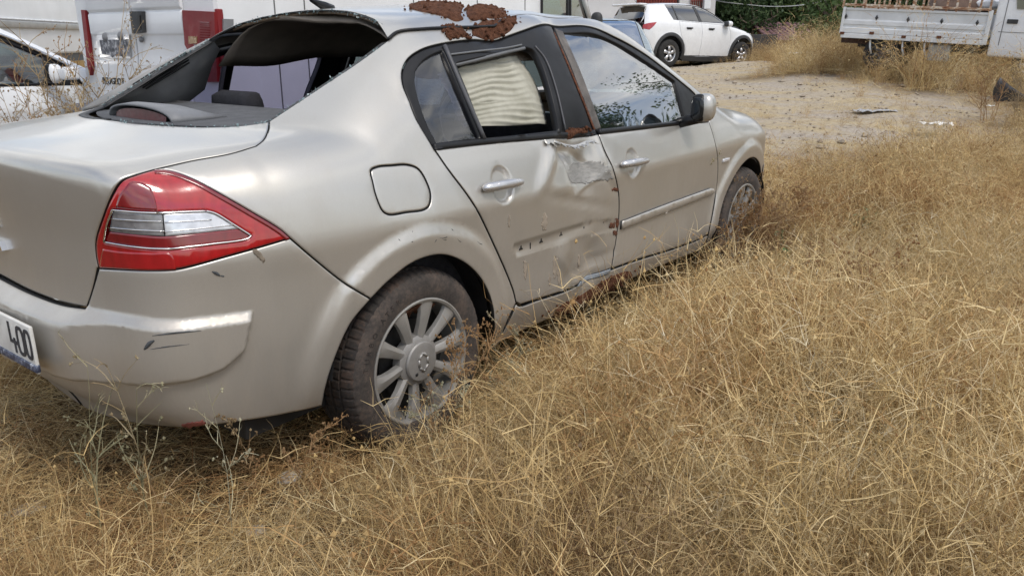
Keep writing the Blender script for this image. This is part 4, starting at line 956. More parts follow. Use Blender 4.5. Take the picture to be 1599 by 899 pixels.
# ------------------------------------------------------------------ the vehicles behind
WPAINT = simple('white_paint', (.74, .75, .76), .28, 0, .05, 3, coat=.6)
WDUST = simple('chalky_white_paint', (.70, .71, .72), .42, 0, .07, 2.2, coat=.25)
DARKGL = glass_mat('smoked_glass', (.10, .11, .12), .02, .12); PALEGL = glass_mat('pale_glass', (.45, .55, .54), .02, .18)
CLAD = simple('black_cladding', (.030, .031, .033), .6, 0, .25, 10)
TYRE2 = simple('plain_tyre', (.022, .021, .020), .85, 0, .4, 14)
ALLOY2 = simple('bright_alloy', (.55, .55, .56), .3, .7, .06, 10)
REDL2 = simple('van_lamp_red', (.19, .006, .009), .5, 0, .1)
def at(px, D):
    d = ray([px])[0]; return CAM+d*(D/(d[0]*F2[0]+d[1]*F2[1]))
def simple_wheel(root, x, y, z, r, w, out_, spokes=5, rimmat=None):
    wh = empty('wheel', (x, y, z)); wh.parent = root; s = out_
    b = MB(); b.lathe([(r*.60, -w/2), (r*.78, -w/2*1.05), (r*.95, -w/2*.9), (r, -w/2*.6), (r, w/2*.6), (r*.95, w/2*.9), (r*.6, w/2)], (0, 0, 0), 'y', 40); b.build('tyre', TYRE2, wh, True)
    b = MB(); yo = s*w/2*.88
    b.lathe([(r*.61, 0), (r*.60, s*.004), (r*.54, -s*.015), (r*.52, -s*w*.6)], (0, yo, 0), 'y', 40); b.lathe([(0, s*.0), (r*.13, 0), (r*.15, -s*.02)], (0, yo, 0), 'y', 20)
    for k in range(spokes):
        a = 2*math.pi*k/spokes+.3; c, q = math.cos(a), math.sin(a); hw, hw2 = r*.085, r*.15
        P_ = [(r*.12, -hw), (r*.56, -hw2), (r*.56, hw2), (r*.12, hw)]
        v = [(p*c-u*q, yo-s*(.002+.01*(p > .1)), p*q+u*c) for p, u in P_]; v2 = [(a_[0], a_[1]-s*.03, a_[2]) for a_ in v]
        b.add(v+v2, [(0, 1, 2, 3), (7, 6, 5, 4), (0, 4, 5, 1), (1, 5, 6, 2), (2, 6, 7, 3), (3, 7, 4, 0)])
    b.build('rim', rimmat or ALLOY2, wh, True); b = MB(); b.tube([(0, yo-s*.06, 0), (0, yo-s*.10, 0)], r*.52, 24); b.build('brake_disc', DKIN, wh)
    return wh
# ---- white compact SUV: its own body surface
_Wsed, _Fsed, _st = W, F, STAMPS
STAMPS = []
_p2 = Sp([(-1.2, .55), (-.95, .72), (-.8, .80), (-.5, .875), (0, .905), (1.3, .92), (2.4, .912), (2.8, .885), (3.2, .78), (3.6, .5)])
_s2 = Sp([(0, .16), (.2, .07), (.35, .03), (.5, .012), (.75, .0), (.92, .004), (1.0, .010), (1.1, .035), (1.18, .072), (1.3, .135), (1.45, .225), (1.55, .30), (1.62, .38), (1.8, .7)])
_R2 = Sp([(0, .72), (.25, .80), (.45, .87), (.7, .905), (.9, .90), (1.05, .875), (1.2, .80), (1.45, .665), (1.6, .58), (1.8, .4)])
_q2 = Sp([(0, 0), (.3, .012), (.5, .04), (.7, .11), (.85, .22), (1, .36)])
_T2 = Sp([(-1.2, 1.44), (-.75, 1.535), (-.3, 1.590), (.2, 1.625), (.7, 1.638), (1.1, 1.615), (1.4, 1.545), (1.75, 1.395), (2.1, 1.22), (2.3, 1.125), (2.5, 1.085), (2.8, 1.03), (3.1, .945), (3.35, .83), (3.5, .66), (3.7, .3)])
_N2 = Sp([(0, 3.36), (.25, 3.42), (.5, 3.50), (.7, 3.50), (.85, 3.44), (1.0, 3.3), (1.3, 2.9)])
SA0, SA1, SR = (0, .36), (2.64, .36), .36
def W(x, z): return _p2(x)-_s2(z)+.018*(sst(.53, .47, np.hypot(x-SA0[0], z-SA0[1]))+sst(.53, .47, np.hypot(x-SA1[0], z-SA1[1])))*sst(.2, .4, z)
def F(P):
    x, y, z = P[:, 0], P[:, 1], P[:, 2]; ay = np.abs(y)
    a = smax(ay-W(x, z), (-x-_R2(z)+_q2(ay))*.95, .10); a = smax(a, (x-_N2(z)+.40*ay*ay)*.9, .2)
    return smax(a, z-_T2(x+.10*ay*ay)+.06*ay*ay, .10)
SPZ, LZ, LX = .95, .95, .2
suv = empty('suv', (0, 0, 0), 0, 'white compact suv with black cladding parked on the bare dirt', 'suv')
S2 = lambda *l: side3(np.vstack([crv(q) for q in l]))
arc2 = lambda c, r_, a0, a1: [(c[0]+r_*math.cos(R(a)), c[1]+r_*math.sin(R(a))) for a in np.linspace(a0, a1, 16)]
win = S2([(-.02, 1.53), (.5, 1.555), (.95, 1.55), (1.25, 1.50)], [(1.25, 1.50), (1.6, 1.35), (1.92, 1.15)], [(1.92, 1.15), (1.0, 1.165), (.12, 1.19)], [(.12, 1.19), (.03, 1.38), (-.02, 1.53)])
rdoor = S2([(.30, 1.16), (.30, 1.0), (.36, .8), (.52, .52), (.60, .30)], [(.60, .30), (1.05, .30)], [(1.05, .30), (1.08, .8), (1.06, 1.14)], [(1.06, 1.14), (.30, 1.16)])
fdoor = S2([(1.06, 1.14), (1.08, .8), (1.05, .30)], [(1.05, .30), (2.08, .30)], [(2.08, .30), (2.14, .6), (2.13, .9), (2.04, 1.10)], [(2.04, 1.10), (1.06, 1.14)])
side_o = S2(arc2(SA0, .445, 190, -8), [(.46, .30), (.60, .27), (2.05, .27)], arc2(SA1, .445, 188, -5), [(3.1, .35), (3.3, .5), (3.36, .75), (3.22, .90), (2.8, 1.0), (2.35, 1.085)], [(2.35, 1.085), (2.0, 1.26), (1.6, 1.44), (1.3, 1.545), (.9, 1.585), (.3, 1.58), (-.3, 1.545), (-.62, 1.50)], [(-.64, 1.50), (-.73, 1.38), (-.79, 1.2)], [(-.79, 1.2), (-.84, 1.0), (-.86, .7), (-.80, .42)])
sb = panel('body_side', side_o, 'side', WPAINT, suv, sp=.06, holes=[win, rdoor, fdoor], gap=.004, is3d=True)
for nm, ol in (('rear_door', rdoor), ('front_door', fdoor)):
    d_ = panel(nm, ol, 'side', WPAINT, suv, sp=.06, gap=.006, is3d=True)
    hx = .52 if nm == 'rear_door' else 1.30; hp_ = side3([(hx, 1.0), (hx+.20, 1.0)]); b = MB(); b.tube([tuple(hp_[0]+[0, -.02, 0]), tuple(hp_[1]+[0, -.02, 0])], .018, 8); b.box(tuple(hp_.mean(0)+[0, 0, -.012]), (.15, .01, .05)); b.build('handle', CLAD, d_, True)
    flip_copy(d_)
wg = panel('side_window', win, 'side', DARKGL, suv, sp=.06, gap=.002, off=-.006, is3d=True, lip=.02)
pil = panel('window_pillar', S2([(.93, 1.555), (1.02, 1.55)], [(1.10, 1.165), (1.00, 1.167)]), 'side', CLAD, suv, sp=.06, gap=0, off=.002, is3d=True); pl2 = panel('window_pillar', S2([(.20, 1.545), (.235, 1.548)], [(.29, 1.18), (.25, 1.183)]), 'side', CLAD, suv, sp=.06, gap=0, off=.002, is3d=True)
mould = S2([(-.02, 1.55), (.5, 1.573), (.95, 1.568), (1.28, 1.51), (1.6, 1.37), (1.98, 1.145)]); tubes('window_moulding', mould+grad(mould)*.001, .010, CLAD, suv)
c1_ = panel('arch_cladding', S2(arc2(SA0, .51, 195, -20), [(.50, .20)], arc2(SA0, .43, -18, 195)), 'side', CLAD, suv, sp=.05, gap=0, off=.016, is3d=True, lip=.05)
c2_ = panel('arch_cladding', S2(arc2(SA1, .51, 200, -15), arc2(SA1, .43, -15, 200)), 'side', CLAD, suv, sp=.05, gap=0, off=.016, is3d=True, lip=.05)
c3_ = panel('sill_cladding', S2([(.46, .34), (.55, .31), (2.05, .31), (2.2, .34)], [(2.2, .34), (2.17, .17)], [(2.17, .17), (.48, .17)]), 'side', CLAD, suv, sp=.06, gap=0, off=.012, is3d=True, lip=.06)
lampS = S2([(-.855, 1.06), (-.70, 1.085), (-.46, 1.11)], [(-.46, 1.11), (-.60, .98), (-.68, .92)], [(-.68, .92), (-.87, .95)]); lmp = panel('tail_lamp', lampS, 'side', RED, suv, sp=.04, gap=0, off=.006, is3d=True)
fb2 = panel('front_end', np.vstack([S2([(3.05, .28), (3.12, .42), (3.3, .55), (3.36, .75), (3.22, .90)]), [[3.40, -.3, .93], [3.45, 0, .93], [3.45, 0, .28], [3.4, -.35, .25]]]), 'side', WPAINT, suv, sp=.06, mirror='join', is3d=True)
hl2 = panel('headlamp', S2([(3.02, .90), (3.12, .93), (3.30, .83)], [(3.30, .83), (3.33, .74), (3.2, .78)]), 'side', CLEAR, suv, sp=.05, gap=0, off=.008, is3d=True)
rf2 = panel('roof', np.vstack([topz(crv([(1.28, -.60), (.9, -.60), (.3, -.60), (-.3, -.585), (-.62, -.55)])), topz([(-.66, -.3), (-.68, 0), (1.40, 0), (1.38, -.3)])]), 'top', WPAINT, suv, sp=.08, mirror='join', is3d=True)
hd2 = panel('bonnet', np.vstack([topz(crv([(2.35, -.70), (2.8, -.69), (3.2, -.58)])), topz([(3.33, -.3), (3.36, 0), (2.36, 0), (2.36, -.3)])]), 'top', WPAINT, suv, sp=.08, mirror='join', is3d=True)
ws2 = panel('windscreen', np.vstack([topz(crv([(2.30, -.70), (1.9, -.64), (1.5, -.60), (1.33, -.58)])), topz([(1.40, -.3), (1.42, 0), (2.33, 0), (2.32, -.3)])]), 'top', DARKGL, suv, sp=.08, mirror='join', off=-.004, is3d=True)
def on_rear(yz):
    yz = np.array(yz, float); n = len(yz); O = np.stack([np.full(n, .2), yz[:, 0], yz[:, 1]], -1); return solve(O, np.tile([-1., 0, 0], (n, 1)), 1.4)
tg = panel('tailgate', np.vstack([on_rear([(-.60, 1.10), (-.62, 1.2), (-.58, 1.36), (-.55, 1.48), (-.3, 1.53), (0, 1.54), (0, .72), (-.5, .72), (-.62, .76)])]), 'lid', WPAINT, suv, sp=.06, mirror='join', is3d=True)
rg = panel('rear_window', on_rear([(-.57, 1.22), (-.60, 1.30), (-.53, 1.47), (-.3, 1.50), (0, 1.51), (0, 1.17), (-.3, 1.18)]), 'lid', DARKGL, suv, sp=.06, mirror='join', off=.004, gap=0, is3d=True)
rb2 = panel('rear_bumper', np.vstack([S2([(-.80, .40), (-.84, .70)]), on_rear([(-.5, .715), (0, .715), (0, .25), (-.4, .25), (-.6, .28)])]), 'side', CLAD, suv, sp=.06, mirror='join', is3d=True)
b = MB(); b.box((-.70, 0, 1.545), (.24, 1.16, .05), 0, .02); b.build('roof_spoiler', WPAINT, suv, True)
for o_ in (sb, wg, pil, pl2, c1_, c2_, c3_, lmp, hl2): flip_copy(o_)
b = MB(); ellip(b, (1.95, -1.0, 1.14), (.09, .10, .075)); b.build('mirror', WPAINT, suv, True); b = MB(); ellip(b, (1.905, -.985, 1.14), (.075, .09, .07)); b.tube([(1.95, -.93, 1.11), (1.95, -.83, 1.12)], .03); b.build('mirror_base', CLAD, suv, True)
b = MB(); b.box((1.2, 0, .30), (3.6, 1.5, .14)); b.box((1.2, 0, .75), (3.0, 1.4, .7), 0, .1); b.build('underbody', CLAD, suv)
b = MB(); b.tube([(-.35, .1, 1.58), (-.55, .1, 1.78)], .006); b.build('aerial', CLAD, suv)
for x in (0, 2.64):
    for s_ in (-1, 1): simple_wheel(suv, x, s_*.80, .35, .35, .225, s_, 5)
def place(root, P0, P1, x1, roll=0):
    """origin at P0, the point (x1, y, ..) further along aims at P1"""
    P0, P1 = Vector(P0), Vector(P1); d = P1-P0; root.rotation_mode = 'XYZ'
    root.location = P0; root.rotation_euler = (roll, -math.atan2(d.z, math.hypot(d.x, d.y)), math.atan2(d.y, d.x)); return root
Pr, Pf = at((1042, 105.5), 21.7), at((1164, 106.5), 23.2); d_ = (Pf-Pr)/np.linalg.norm(Pf-Pr); left = np.cross([0, 0, 1], d_); left /= np.linalg.norm(left)
place(suv, Pr+left*.85, Pf+left*.85, 2.64)
W, F, STAMPS = _Wsed, _Fsed, _st
# ---- two more cars of the sedan's build, intact and in other colours
def car_copy(label, paint, skip=()):
    root = empty('parked_car', (0, 0, 0), 0, label, 'car'); keep = ('body_side', 'front_door', 'rear_door', 'front_fender', 'sill', 'roof', 'bonnet', 'windscreen', 'front_bumper', 'rear_bumper', 'boot_lid', 'window_frame', 'window_glass', 'quarter_glass', 'belt_strip', 'underbody', 'dashboard', 'wheel', 'tyre', 'rim', 'handle', 'tail_lamp', 'headlamp', 'fuel_flap', 'door_trim', 'rub_strip', 'front_seat', 'rear_seat', 'backrest', 'headrest', 'mirror', 'mirror_base', 'steering_wheel', 'headliner')
    def rec(o, par, lev):
        for ch in [c for c in COL.objects if c.parent is o]:
            if ch.name.split('.')[0] not in keep or lev > 2: continue
            c = ch.copy(); COL.objects.link(c); c.parent = par; c.matrix_parent_inverse = ch.matrix_parent_inverse.copy()
            for k in ('label', 'group', 'category'):
                if k in c: del c[k]
            for sl_ in c.material_slots:
                if sl_.material is PAINT: sl_.link = 'OBJECT'; sl_.material = paint
                if sl_.material is GLASS and paint is not PAINT: sl_.link = 'OBJECT'; sl_.material = PALEGL
            rec(ch, c, lev+1)
    rec(car, root, 1); return root
SILV = simple('silver_green_paint', (.40, .44, .43), .3, .5, .06, 5, coat=.6)
cC = car_copy('white car with a bright window trim parked behind the weeds beside the van', WPAINT)
# aim: the foot of its windscreen pillar stands left of the van
def aim(root, local, px, D, az):
    Pw = Vector(at(px, D)); root.rotation_euler = (0, 0, az); root.location = Pw-Matrix.Rotation(az, 3, 'Z') @ Vector(local)
cC.scale = (1.15,)*3; aim(cC, (2.28*1.15, -.76*1.15, .945*1.15), (142, 128), 7.3, R(12))
tr_ = B(frame_f[:9]); tubes('window_trim', tr_+grad(tr_)*.004, .012, CHROME, cC)
SKYGL = glass_mat('sky_reflecting_glass', (.40, .45, .46), .03, .5)
cD = car_copy('pale silver car facing the camera hidden behind the wrecked sedan', SILV)
aim(cD, (1.48, .52, 1.40), (988, 36), 12.6, YAW+math.pi-R(7))
for o_ in COL.objects:
    if o_.parent is cD and o_.name.startswith('windscreen'): o_.material_slots[0].link = 'OBJECT'; o_.material_slots[0].material = SKYGL
# ---- white panel van, its tail towards us
class Van:
    def __init__(s, root): s.root = root; bpy.context.view_layer.update(); s.M = root.matrix_world.copy(); s.I = s.M.inverted()
    def loc(s, px, ax, val):
        o = s.I @ Vector(CAM); d = (s.I.to_3x3() @ Vector(ray([px])[0])); t_ = (val-o[ax])/d[ax]; return o+d*t_
def shell(name, prof, y0, y1, mat, root, bev=.05, segs=3):
    b = MB(); b.prism(prof, y0, y1, 'y'); o = b.build(name, mat, root, True); bm = bmesh.new(); bm.from_mesh(o.data)
    bmesh.ops.bevel(bm, geom=bm.edges[:], offset=bev, segments=segs, profile=.6, affect='EDGES', clamp_overlap=True); bm.to_mesh(o.data); bm.free(); return autosmooth(o, 30)
van = empty('panel_van', (0, 0, 0), 0, 'white panel van with tall red rear lamps parked beyond the sedan', 'van')
Pc = at((341, 61), 5.8); az = YAW-math.pi/2+R(54)
van.rotation_euler = (0, 0, az); van.location = (Pc[0], Pc[1], float(gz(Pc[0], Pc[1])))
V = Van(van)
shell('body', [(0, .42), (0, 2.05), (.05, 2.28), (3.7, 2.36), (4.0, 2.28), (4.55, 1.52), (5.15, 1.18), (5.28, .95), (5.28, .42)], 0, 1.92, WDUST, van, .05)
def slab(name, pts, ax, val, t, mat, root, VV, bev=.006):
    """a plate whose outline is read from the picture on one of the vehicle's planes"""
    q = [VV.loc(p, ax, val) for p in pts]; n = len(q); sgn = -1
    v = [tuple(p) for p in q]; w_ = []
    for p in q:
        k = list(p); k[ax] += sgn*t; w_.append(tuple(k))
    b = MB(); b.add(v+w_, [tuple(range(n-1, -1, -1)), tuple(range(n, 2*n))]+[(i, (i+1) % n, (i+1) % n+n, i+n) for i in range(n)])
    return b.build(name, mat, root)
gapY = V.loc((214, 60), 0, 0)[1]; zr = lambda v: V.loc((240, v), 0, 0)[2]
yl = V.loc((147, 60), 0, 0)[1]; yrr = V.loc((292, 60), 0, 0)[1]
for y0, y1 in ((gapY+.008, yl), (yrr, gapY-.008)):
    dr = shell('rear_door', [(-.022, .55), (-.022, zr(100)-.01), (-.012, zr(88)), (-.012, zr(56)), (-.024, zr(53)), (-.024, zr(20)), (-.010, zr(17.5)), (-.03, zr(12)), (-.03, 2.02), (.0, 2.02), (.0, .55)], y0, y1, WDUST, van, .004, 1)
    if y0 > gapY:
        rec_ = slab('plate_recess', [(152, 55), (202, 54), (204, 92), (157, 90)], 0, -.024, .003, WPAINT, dr, V)
        pm = Mat('torn_plate_print'); pm.set(base=pm.ramp(pm.noise(26, 6, .7), [(.38, (.05, .052, .06)), (.52, (.16, .165, .18)), (.62, (.45, .45, .46))]), rough=.6)
        slab('plate_backing', [(156, 63), (202, 61.5), (203, 88), (196, 88), (194, 91), (190, 88), (180, 87), (176, 90), (172, 86.5), (160, 85)], 0, -.027, .004, pm.m, dr, V)
        for px in ((164, 58.5), (188, 57)):
            p = V.loc(px, 0, -.03); b = MB(); b.lathe([(0, -.012), (.030, -.008), (.036, .004)], tuple(p), 'x', 20); b.build('plate_lamp', LGREY, dr, True)
        p = V.loc((161, 131), 0, -.026); text_obj('lettering', 'PEUGEOT', .075, .003, CLAD, Matrix.Translation(p) @ Matrix(((0, 0, -1, 0), (-1, 0, 0, 0), (0, 1, 0, 0), (0, 0, 0, 1))), dr)
    else:
        slab('handle', [(209, 18.5), (227, 18), (229, 51), (213, 53)], 0, -.024, .035, CLAD, dr, V)
        slab('handle_slot', [(215, 24), (219, 24), (220, 46), (216, 47)], 0, -.060, .006, RUBBER_GAP_SHADE, dr, V)
        p = V.loc((221.5, 62), 0, -.024); b = MB(); b.tube([tuple(p), tuple(p+Vector((-.012, 0, 0)))], .022, 10); b.build('lock', LGREY, dr, True)
for nm, pts in (('tail_lamp', [(290, 16.5), (340, 19), (345, 128), (326, 128), (294, 70)]), ('tail_lamp', [(132, 16), (138, 16.5), (148, 104), (146, 118), (142, 104)])):
    l_ = slab(nm, pts if nm else pts, 0, .0, .03, REDL2, van, V)
p = V.loc((341, 60), 1, 0); b = MB(); b.box((.02, -.008, (zr(18)+zr(128))/2), (.05, .03, zr(18)-zr(128)), 0, .008); b.build('lamp_side', REDL2, van)
slab('reflector', [(294.5, 57), (308, 57.5), (308, 68), (295, 69)], 0, -.03, .004, simple('amber_lens', (.30, .19, .10), .3), van, V)
for k in range(9): slab('lens_rib', [(313, 34+k*4), (328, 35+k*4), (328, 36.4+k*4), (313, 35.4+k*4)], 0, -.03, .004, DRED, van, V)
slab('side_moulding', [(344, 30), (360, 30.5), (360, 48), (344, 48)], 1, -.0, .035, LGREY, van, V)
zm0, zm1 = V.loc((352, 33), 1, 0)[2], V.loc((352, 46), 1, 0)[2]
b = MB(); b.box((2.6, -.012, (zm0+zm1)/2), (4.3, .024, (zm0-zm1)*.45), 0, .006); b.build('side_moulding', simple('pale_moulding', (.50, .50, .49), .5), van)
b = MB(); b.box((-.08, .96, .66), (.22, 1.96, .34), 0, .06); b.box((.4, 0, .66), (1.0, .06, .34), 0, .02); b.build('bumper', simple('blue_grey_bumper', (.12, .125, .15), .6), van, True)
b = MB(); b.box((-.16, 1.86, zr(118)), (.12, .16, .10), 0, .02); b.build('door_hinge', WPAINT, van, True)
for x in (.5, .78, 2.0, 2.9, 3.7):
    b = MB(); b.box((x, -.002, 1.35), (.008, .006, 1.7)); b.build('panel_seam', simple('seam', (.12, .12, .12), .8) if 'seam' not in bpy.data.materials else bpy.data.materials['seam'], van)
def sidewin(name, pts, mat): return slab(name, pts, 1, -.004, .006, mat, van, V)
sidewin('cab_window', [(847, -45), (885, -44), (885, 26), (847, 22)], PALEGL); sidewin('cab_window', [(892, -42), (903, -20), (915, 29), (892, 27)], PALEGL)
fr_ = [[tuple(V.loc(q, 1, -.012)) for q in l] for l in ([(846, -45), (846, 23), (886, 28), (886, -45)], [(890, -43), (890, 28), (917, 31), (904, -21)])]
for l in fr_:
    b = MB(); b.tube(l+[l[0]], .016, 6); b.build('window_seal', RUBBER_GAP_SHADE, van)
b = MB(); b.tube([tuple(V.loc(q, 1, -.03)) for q in ((905, -30), (912, 0), (921, 32))], .03, 8); b.build('windscreen_pillar', WPAINT, van, True)
mp_ = V.loc((932, 28), 1, -.22); b = MB(); ellip(b, tuple(mp_+Vector((0, 0, -.03))), (.055, .065, .09)); b.tube([tuple(mp_+Vector((0, .05, -.08))), tuple(mp_+Vector((-.05, .25, -.1)))], .03); b.build('mirror', CLAD, van, True)
for x in (.95, 4.35):
    for y, s_ in ((.12, -1), (1.80, 1)): simple_wheel(van, x, y, .34, .34, .21, s_, 6)
# ---- long white van or box body further left
bv = empty('box_van', (0, 0, 0), 0, 'white box van with a grey side moulding behind the panel van at the far left', 'van')
Pb = at((0, 60), 10.0)-np.array([math.cos(YAW+R(9.8)), math.sin(YAW+R(9.8)), 0])*1.2; bv.rotation_euler = (0, 0, YAW+R(9.8)); bv.location = (Pb[0], Pb[1], float(gz(Pb[0], Pb[1]))+.05); VB = Van(bv)
zb_ = lambda v: VB.loc((60, v), 1, 0)[2]
shell('body', [(0, zb_(86)), (0, 2.5), (5.6, 2.5), (5.9, 2.2), (5.9, zb_(86))], 0, 2.0, WDUST, bv, .06)
b = MB(); b.box((2.95, -.02, zb_(40)), (5.6, .04, .085), 0, .012); b.build('side_moulding', simple('steel_moulding', (.34, .33, .31), .4, .3), bv, True)
b = MB(); b.box((2.95, -.01, zb_(32)), (5.6, .02, .02), 0, .006); b.build('side_rib', WPAINT, bv, True)
b = MB(); b.box((2.95, 1.0, (zb_(86)+zb_(100))/2), (5.7, 1.9, zb_(86)-zb_(100))); b.build('lower_skirt', simple('grey_skirt', (.075, .078, .08), .6), bv)
for x in (1.0, 4.6):
    for y, s_ in ((.15, -1), (1.85, 1)): simple_wheel(bv, x, y, .36, .36, .22, s_, 6)
DKSTEEL = simple('grimy_steel_rim', (.09, .085, .08), .7, .2, .3, 8)
# ---- flatbed truck on the right
tk = empty('flatbed_truck', (0, 0, 0), 0, 'white flatbed truck with rusty stake sides standing in tall dry grass', 'truck')
Pa, Pz = at((1313, 52), 16.6), at((1538, 64), 15.2)
dd = Vector(Pz-Pa); L_ = dd.length; place(tk, Pa, Pz, 1); VT = Van(tk)
hB = lambda v: VT.loc((1420, v), 1, 0)[2]
zt_, zb2 = hB(15.5), hB(57)
TW = simple('weathered_white_paint', (.62, .63, .63), .5, 0, .10, 3.5, coat=.1)
prof = [(.0, zb2), (-.03, zb2+.01), (-.03, zb2+.10), (0, zb2+.12), (0, zb2+.30*(zt_-zb2)+.02), (-.02, zb2+.36*(zt_-zb2)), (-.02, zb2+.5*(zt_-zb2)), (0, zb2+.56*(zt_-zb2)), (0, zt_-.05), (-.025, zt_-.04), (-.025, zt_), (.03, zt_), (.03, zb2)]
b = MB(); b.prism([(y, z) for y, z in prof], .0, L_, 'x'); b.build('side_panel', TW, tk)
b = MB(); b.box((.0, -.01, (zt_+zb2)/2), (.05, .07, zt_-zb2+.02), 0, .01); b.box((L_, -.01, (zt_+zb2)/2-.02), (.07, .07, zt_-zb2+.12), 0, .01); b.build('panel_post', TW, tk)
b = MB(); b.box((0, .9, (zt_+zb2)/2), (.05, 1.8, zt_-zb2), 0, .01); b.build('tailgate', TW, tk)
b = MB(); b.box((L_/2, 1.85, (zt_+zb2)/2), (L_, .05, zt_-zb2), 0, .01); b.build('side_panel', TW, tk)
b = MB(); b.box((L_/2, .92, zb2+.02), (L_, 1.8, .06)); b.build('bed_floor', TW, tk)
b = MB(); b.box((L_/2, -.015, zb2-.045), (L_-.02, .05, .09), 0, .01); b.build('lower_rail', TW, tk)
def T_(u, v, y=-.02): return VT.loc((u, v), 1, y)
for u, v in ((1321, 26), (1369, 28), (1418, 31), (1470.5, 33.5), (1526, 36)):
    p = T_(u, v, -.03); b = MB(); b.add([tuple(p+Vector(q)) for q in ((0, 0, .055), (.03, 0, 0), (0, 0, -.055), (-.03, 0, 0), (0, -.015, 0))], [(0, 1, 4), (1, 2, 4), (2, 3, 4), (3, 0, 4)]); b.build('panel_catch', CLAD, tk)
for u, v in ((1315, 52), (1361, 52), (1411, 58), (1466, 58.5)):
    p = T_(u, v, -.04); b = MB(); b.box(tuple(p), (.08, .03, .05), 0, .005); b.build('hinge', RUST, tk)
rw = Mat('rust_streaked_stake'); rw.set(base=rw.ramp(rw.noise(9, 6, .7, (1, 1, 2.5)), [(.36, (.16, .055, .025)), (.5, (.36, .22, .13)), (.6, (.58, .52, .43)), (.75, (.64, .62, .56))]), rough=.8); STAKE = rw.m
us = np.linspace(1316, 1548, 14); 
for i, u in enumerate(us):
    for y in (-.01, 1.86):
        p = VT.loc((float(u), 15), 1, -.01); b = MB(); b.box((p[0]+.02*math.sin(i*2.3), y, zt_+.42), (.035, .035, .86), 0, .006, R(1.5*math.sin(i*1.7))); b.build('stake', STAKE, tk)
for y in (-.01, 1.86):
    for dz in (.05, .45, .82):
        b = MB(); b.box((L_/2, y-.03, zt_+dz), (L_, .022, .05 if dz > .1 else .045), 0, .005); b.build('stake_rail', STAKE, tk)
b = MB(); b.box((L_/2+.35, .92, zb2-.17), (L_+.2, .80, .16)); b.build('chassis', CLAD, tk)
b = MB(); p = T_(1332, 64); b.box((p[0], .25, zb2-.14), (.55, .08, .10), R(4), .01); b.build('rear_bar', simple('muddy_steel', (.07, .04, .03), .9, 0, .4, 20), tk)
bx0, bx1 = T_(1449, 75, .05)[0], T_(1484, 75, .05)[0]; b = MB(); b.box(((bx0+bx1)/2, .30, zb2-.27), (bx1-bx0, .45, .30), 0, .02); b.build('tool_box', simple('grey_box', (.34, .36, .36), .5), tk, True)
gx = [T_(u, 75, .1)[0] for u in (1360, 1380)]
for u, y0_, s_ in ((1378, .18, -1), (1378, 1.66, 1)): simple_wheel(tk, T_(u, 75, .1)[0], y0_, zb2-.35, .34, .26, s_, 6, DKSTEEL)
for u in (1357, 1408, 1443):
    p = T_(u, 70, .0); b = MB(); b.tube([(p[0], .03, zb2-.10), (p[0]+.02, .03, zb2-.24), (p[0]+.06, .05, zb2-.36)], .018); b.build('mudguard_stay', TW, tk, True)
# cab
cabx = VT.loc((1551, 40), 1, -.0)[0]
shell('cab', [(cabx, zb2-.28), (cabx, zt_+.75), (cabx+.10, zt_+.85), (cabx+1.25, zt_+.85), (cabx+1.75, zt_+.05), (cabx+1.80, zb2-.28)], -.02, 1.80, WPAINT, tk, .05)
x0d = VT.loc((1566, 40), 1, -.02)[0]
b = MB(); b.box((x0d, -.022, zt_+.1), (.012, .006, 1.3)); b.build('door_seam', bpy.data.materials['seam'], tk)
b = MB(); zl = VT.loc((1580, 51), 1, -.02)[2]; b.box((x0d+.6, -.022, zl), (1.3, .006, .010)); b.build('door_crease', bpy.data.materials['seam'], tk)
b = MB(); p = VT.loc((1581, 34), 1, -.03); b.box(tuple(p), (.17, .03, .075), 0, .01); b.build('door_handle', CLAD, tk)
wp_ = [VT.loc(q, 1, -.03) for q in ((1588, -35), (1588, 14.5), (1640, 17), (1640, -35))]; b = MB(); b.add([tuple(p) for p in wp_]+[tuple(p+Vector((0, -.012, 0))) for p in wp_], [(3, 2, 1, 0), (4, 5, 6, 7), (0, 1, 5, 4), (1, 2, 6, 5), (2, 3, 7, 6), (3, 0, 4, 7)]); b.build('cab_window', DARKGL, tk)
simple_wheel(tk, cabx+.75, .12, zb2-.35, .34, .22, -1, 6); simple_wheel(tk, cabx+.75, 1.66, zb2-.35, .34, .22, 1, 6)
b = MB(); q0 = VT.loc((1535, 6), 1, 1.0); 
# load lying on the bed
def lump(name, c, d, mat, root, seed, sub_=3):
    bm = bmesh.new(); bmesh.ops.create_icosphere(bm, subdivisions=sub_, radius=1)
    for v_ in bm.verts:
        n_ = mnoise.fractal(v_.co*1.6+Vector((seed, 0, 0)), 1, 2, 3); v_.co = Vector((v_.co.x*d[0]*(1+.25*n_), v_.co.y*d[1]*(1+.25*n_), v_.co.z*d[2]*(1+.25*n_)))+Vector(c)
    me = bpy.data.meshes.new(name); bm.to_mesh(me); bm.free(); me.materials.append(mat)
    for p_ in me.polygons: p_.use_smooth = True
    o = bpy.data.objects.new(name, me); COL.objects.link(o); o.parent = root; return o
SACK = simple('brown_tarp', (.13, .085, .065), .9, 0, .25, 7, .4, 30)
pl = VT.M @ VT.loc((1500, 5), 1, .8); o = lump('sack', tuple(pl+Vector((0, 0, -.12))), (.62, .5, .40), SACK, None, 2); tag(o, 'brown sack loaded on the truck bed behind the stakes', 'sack')
pl = VT.M @ VT.loc((1540, 8), 1, .7); o = lump('sheet_bundle', tuple(pl), (.40, .3, .12), WPAINT, None, 6); tag(o, 'white sheet bundle lying on the truck bed next to the cab', 'bundle')
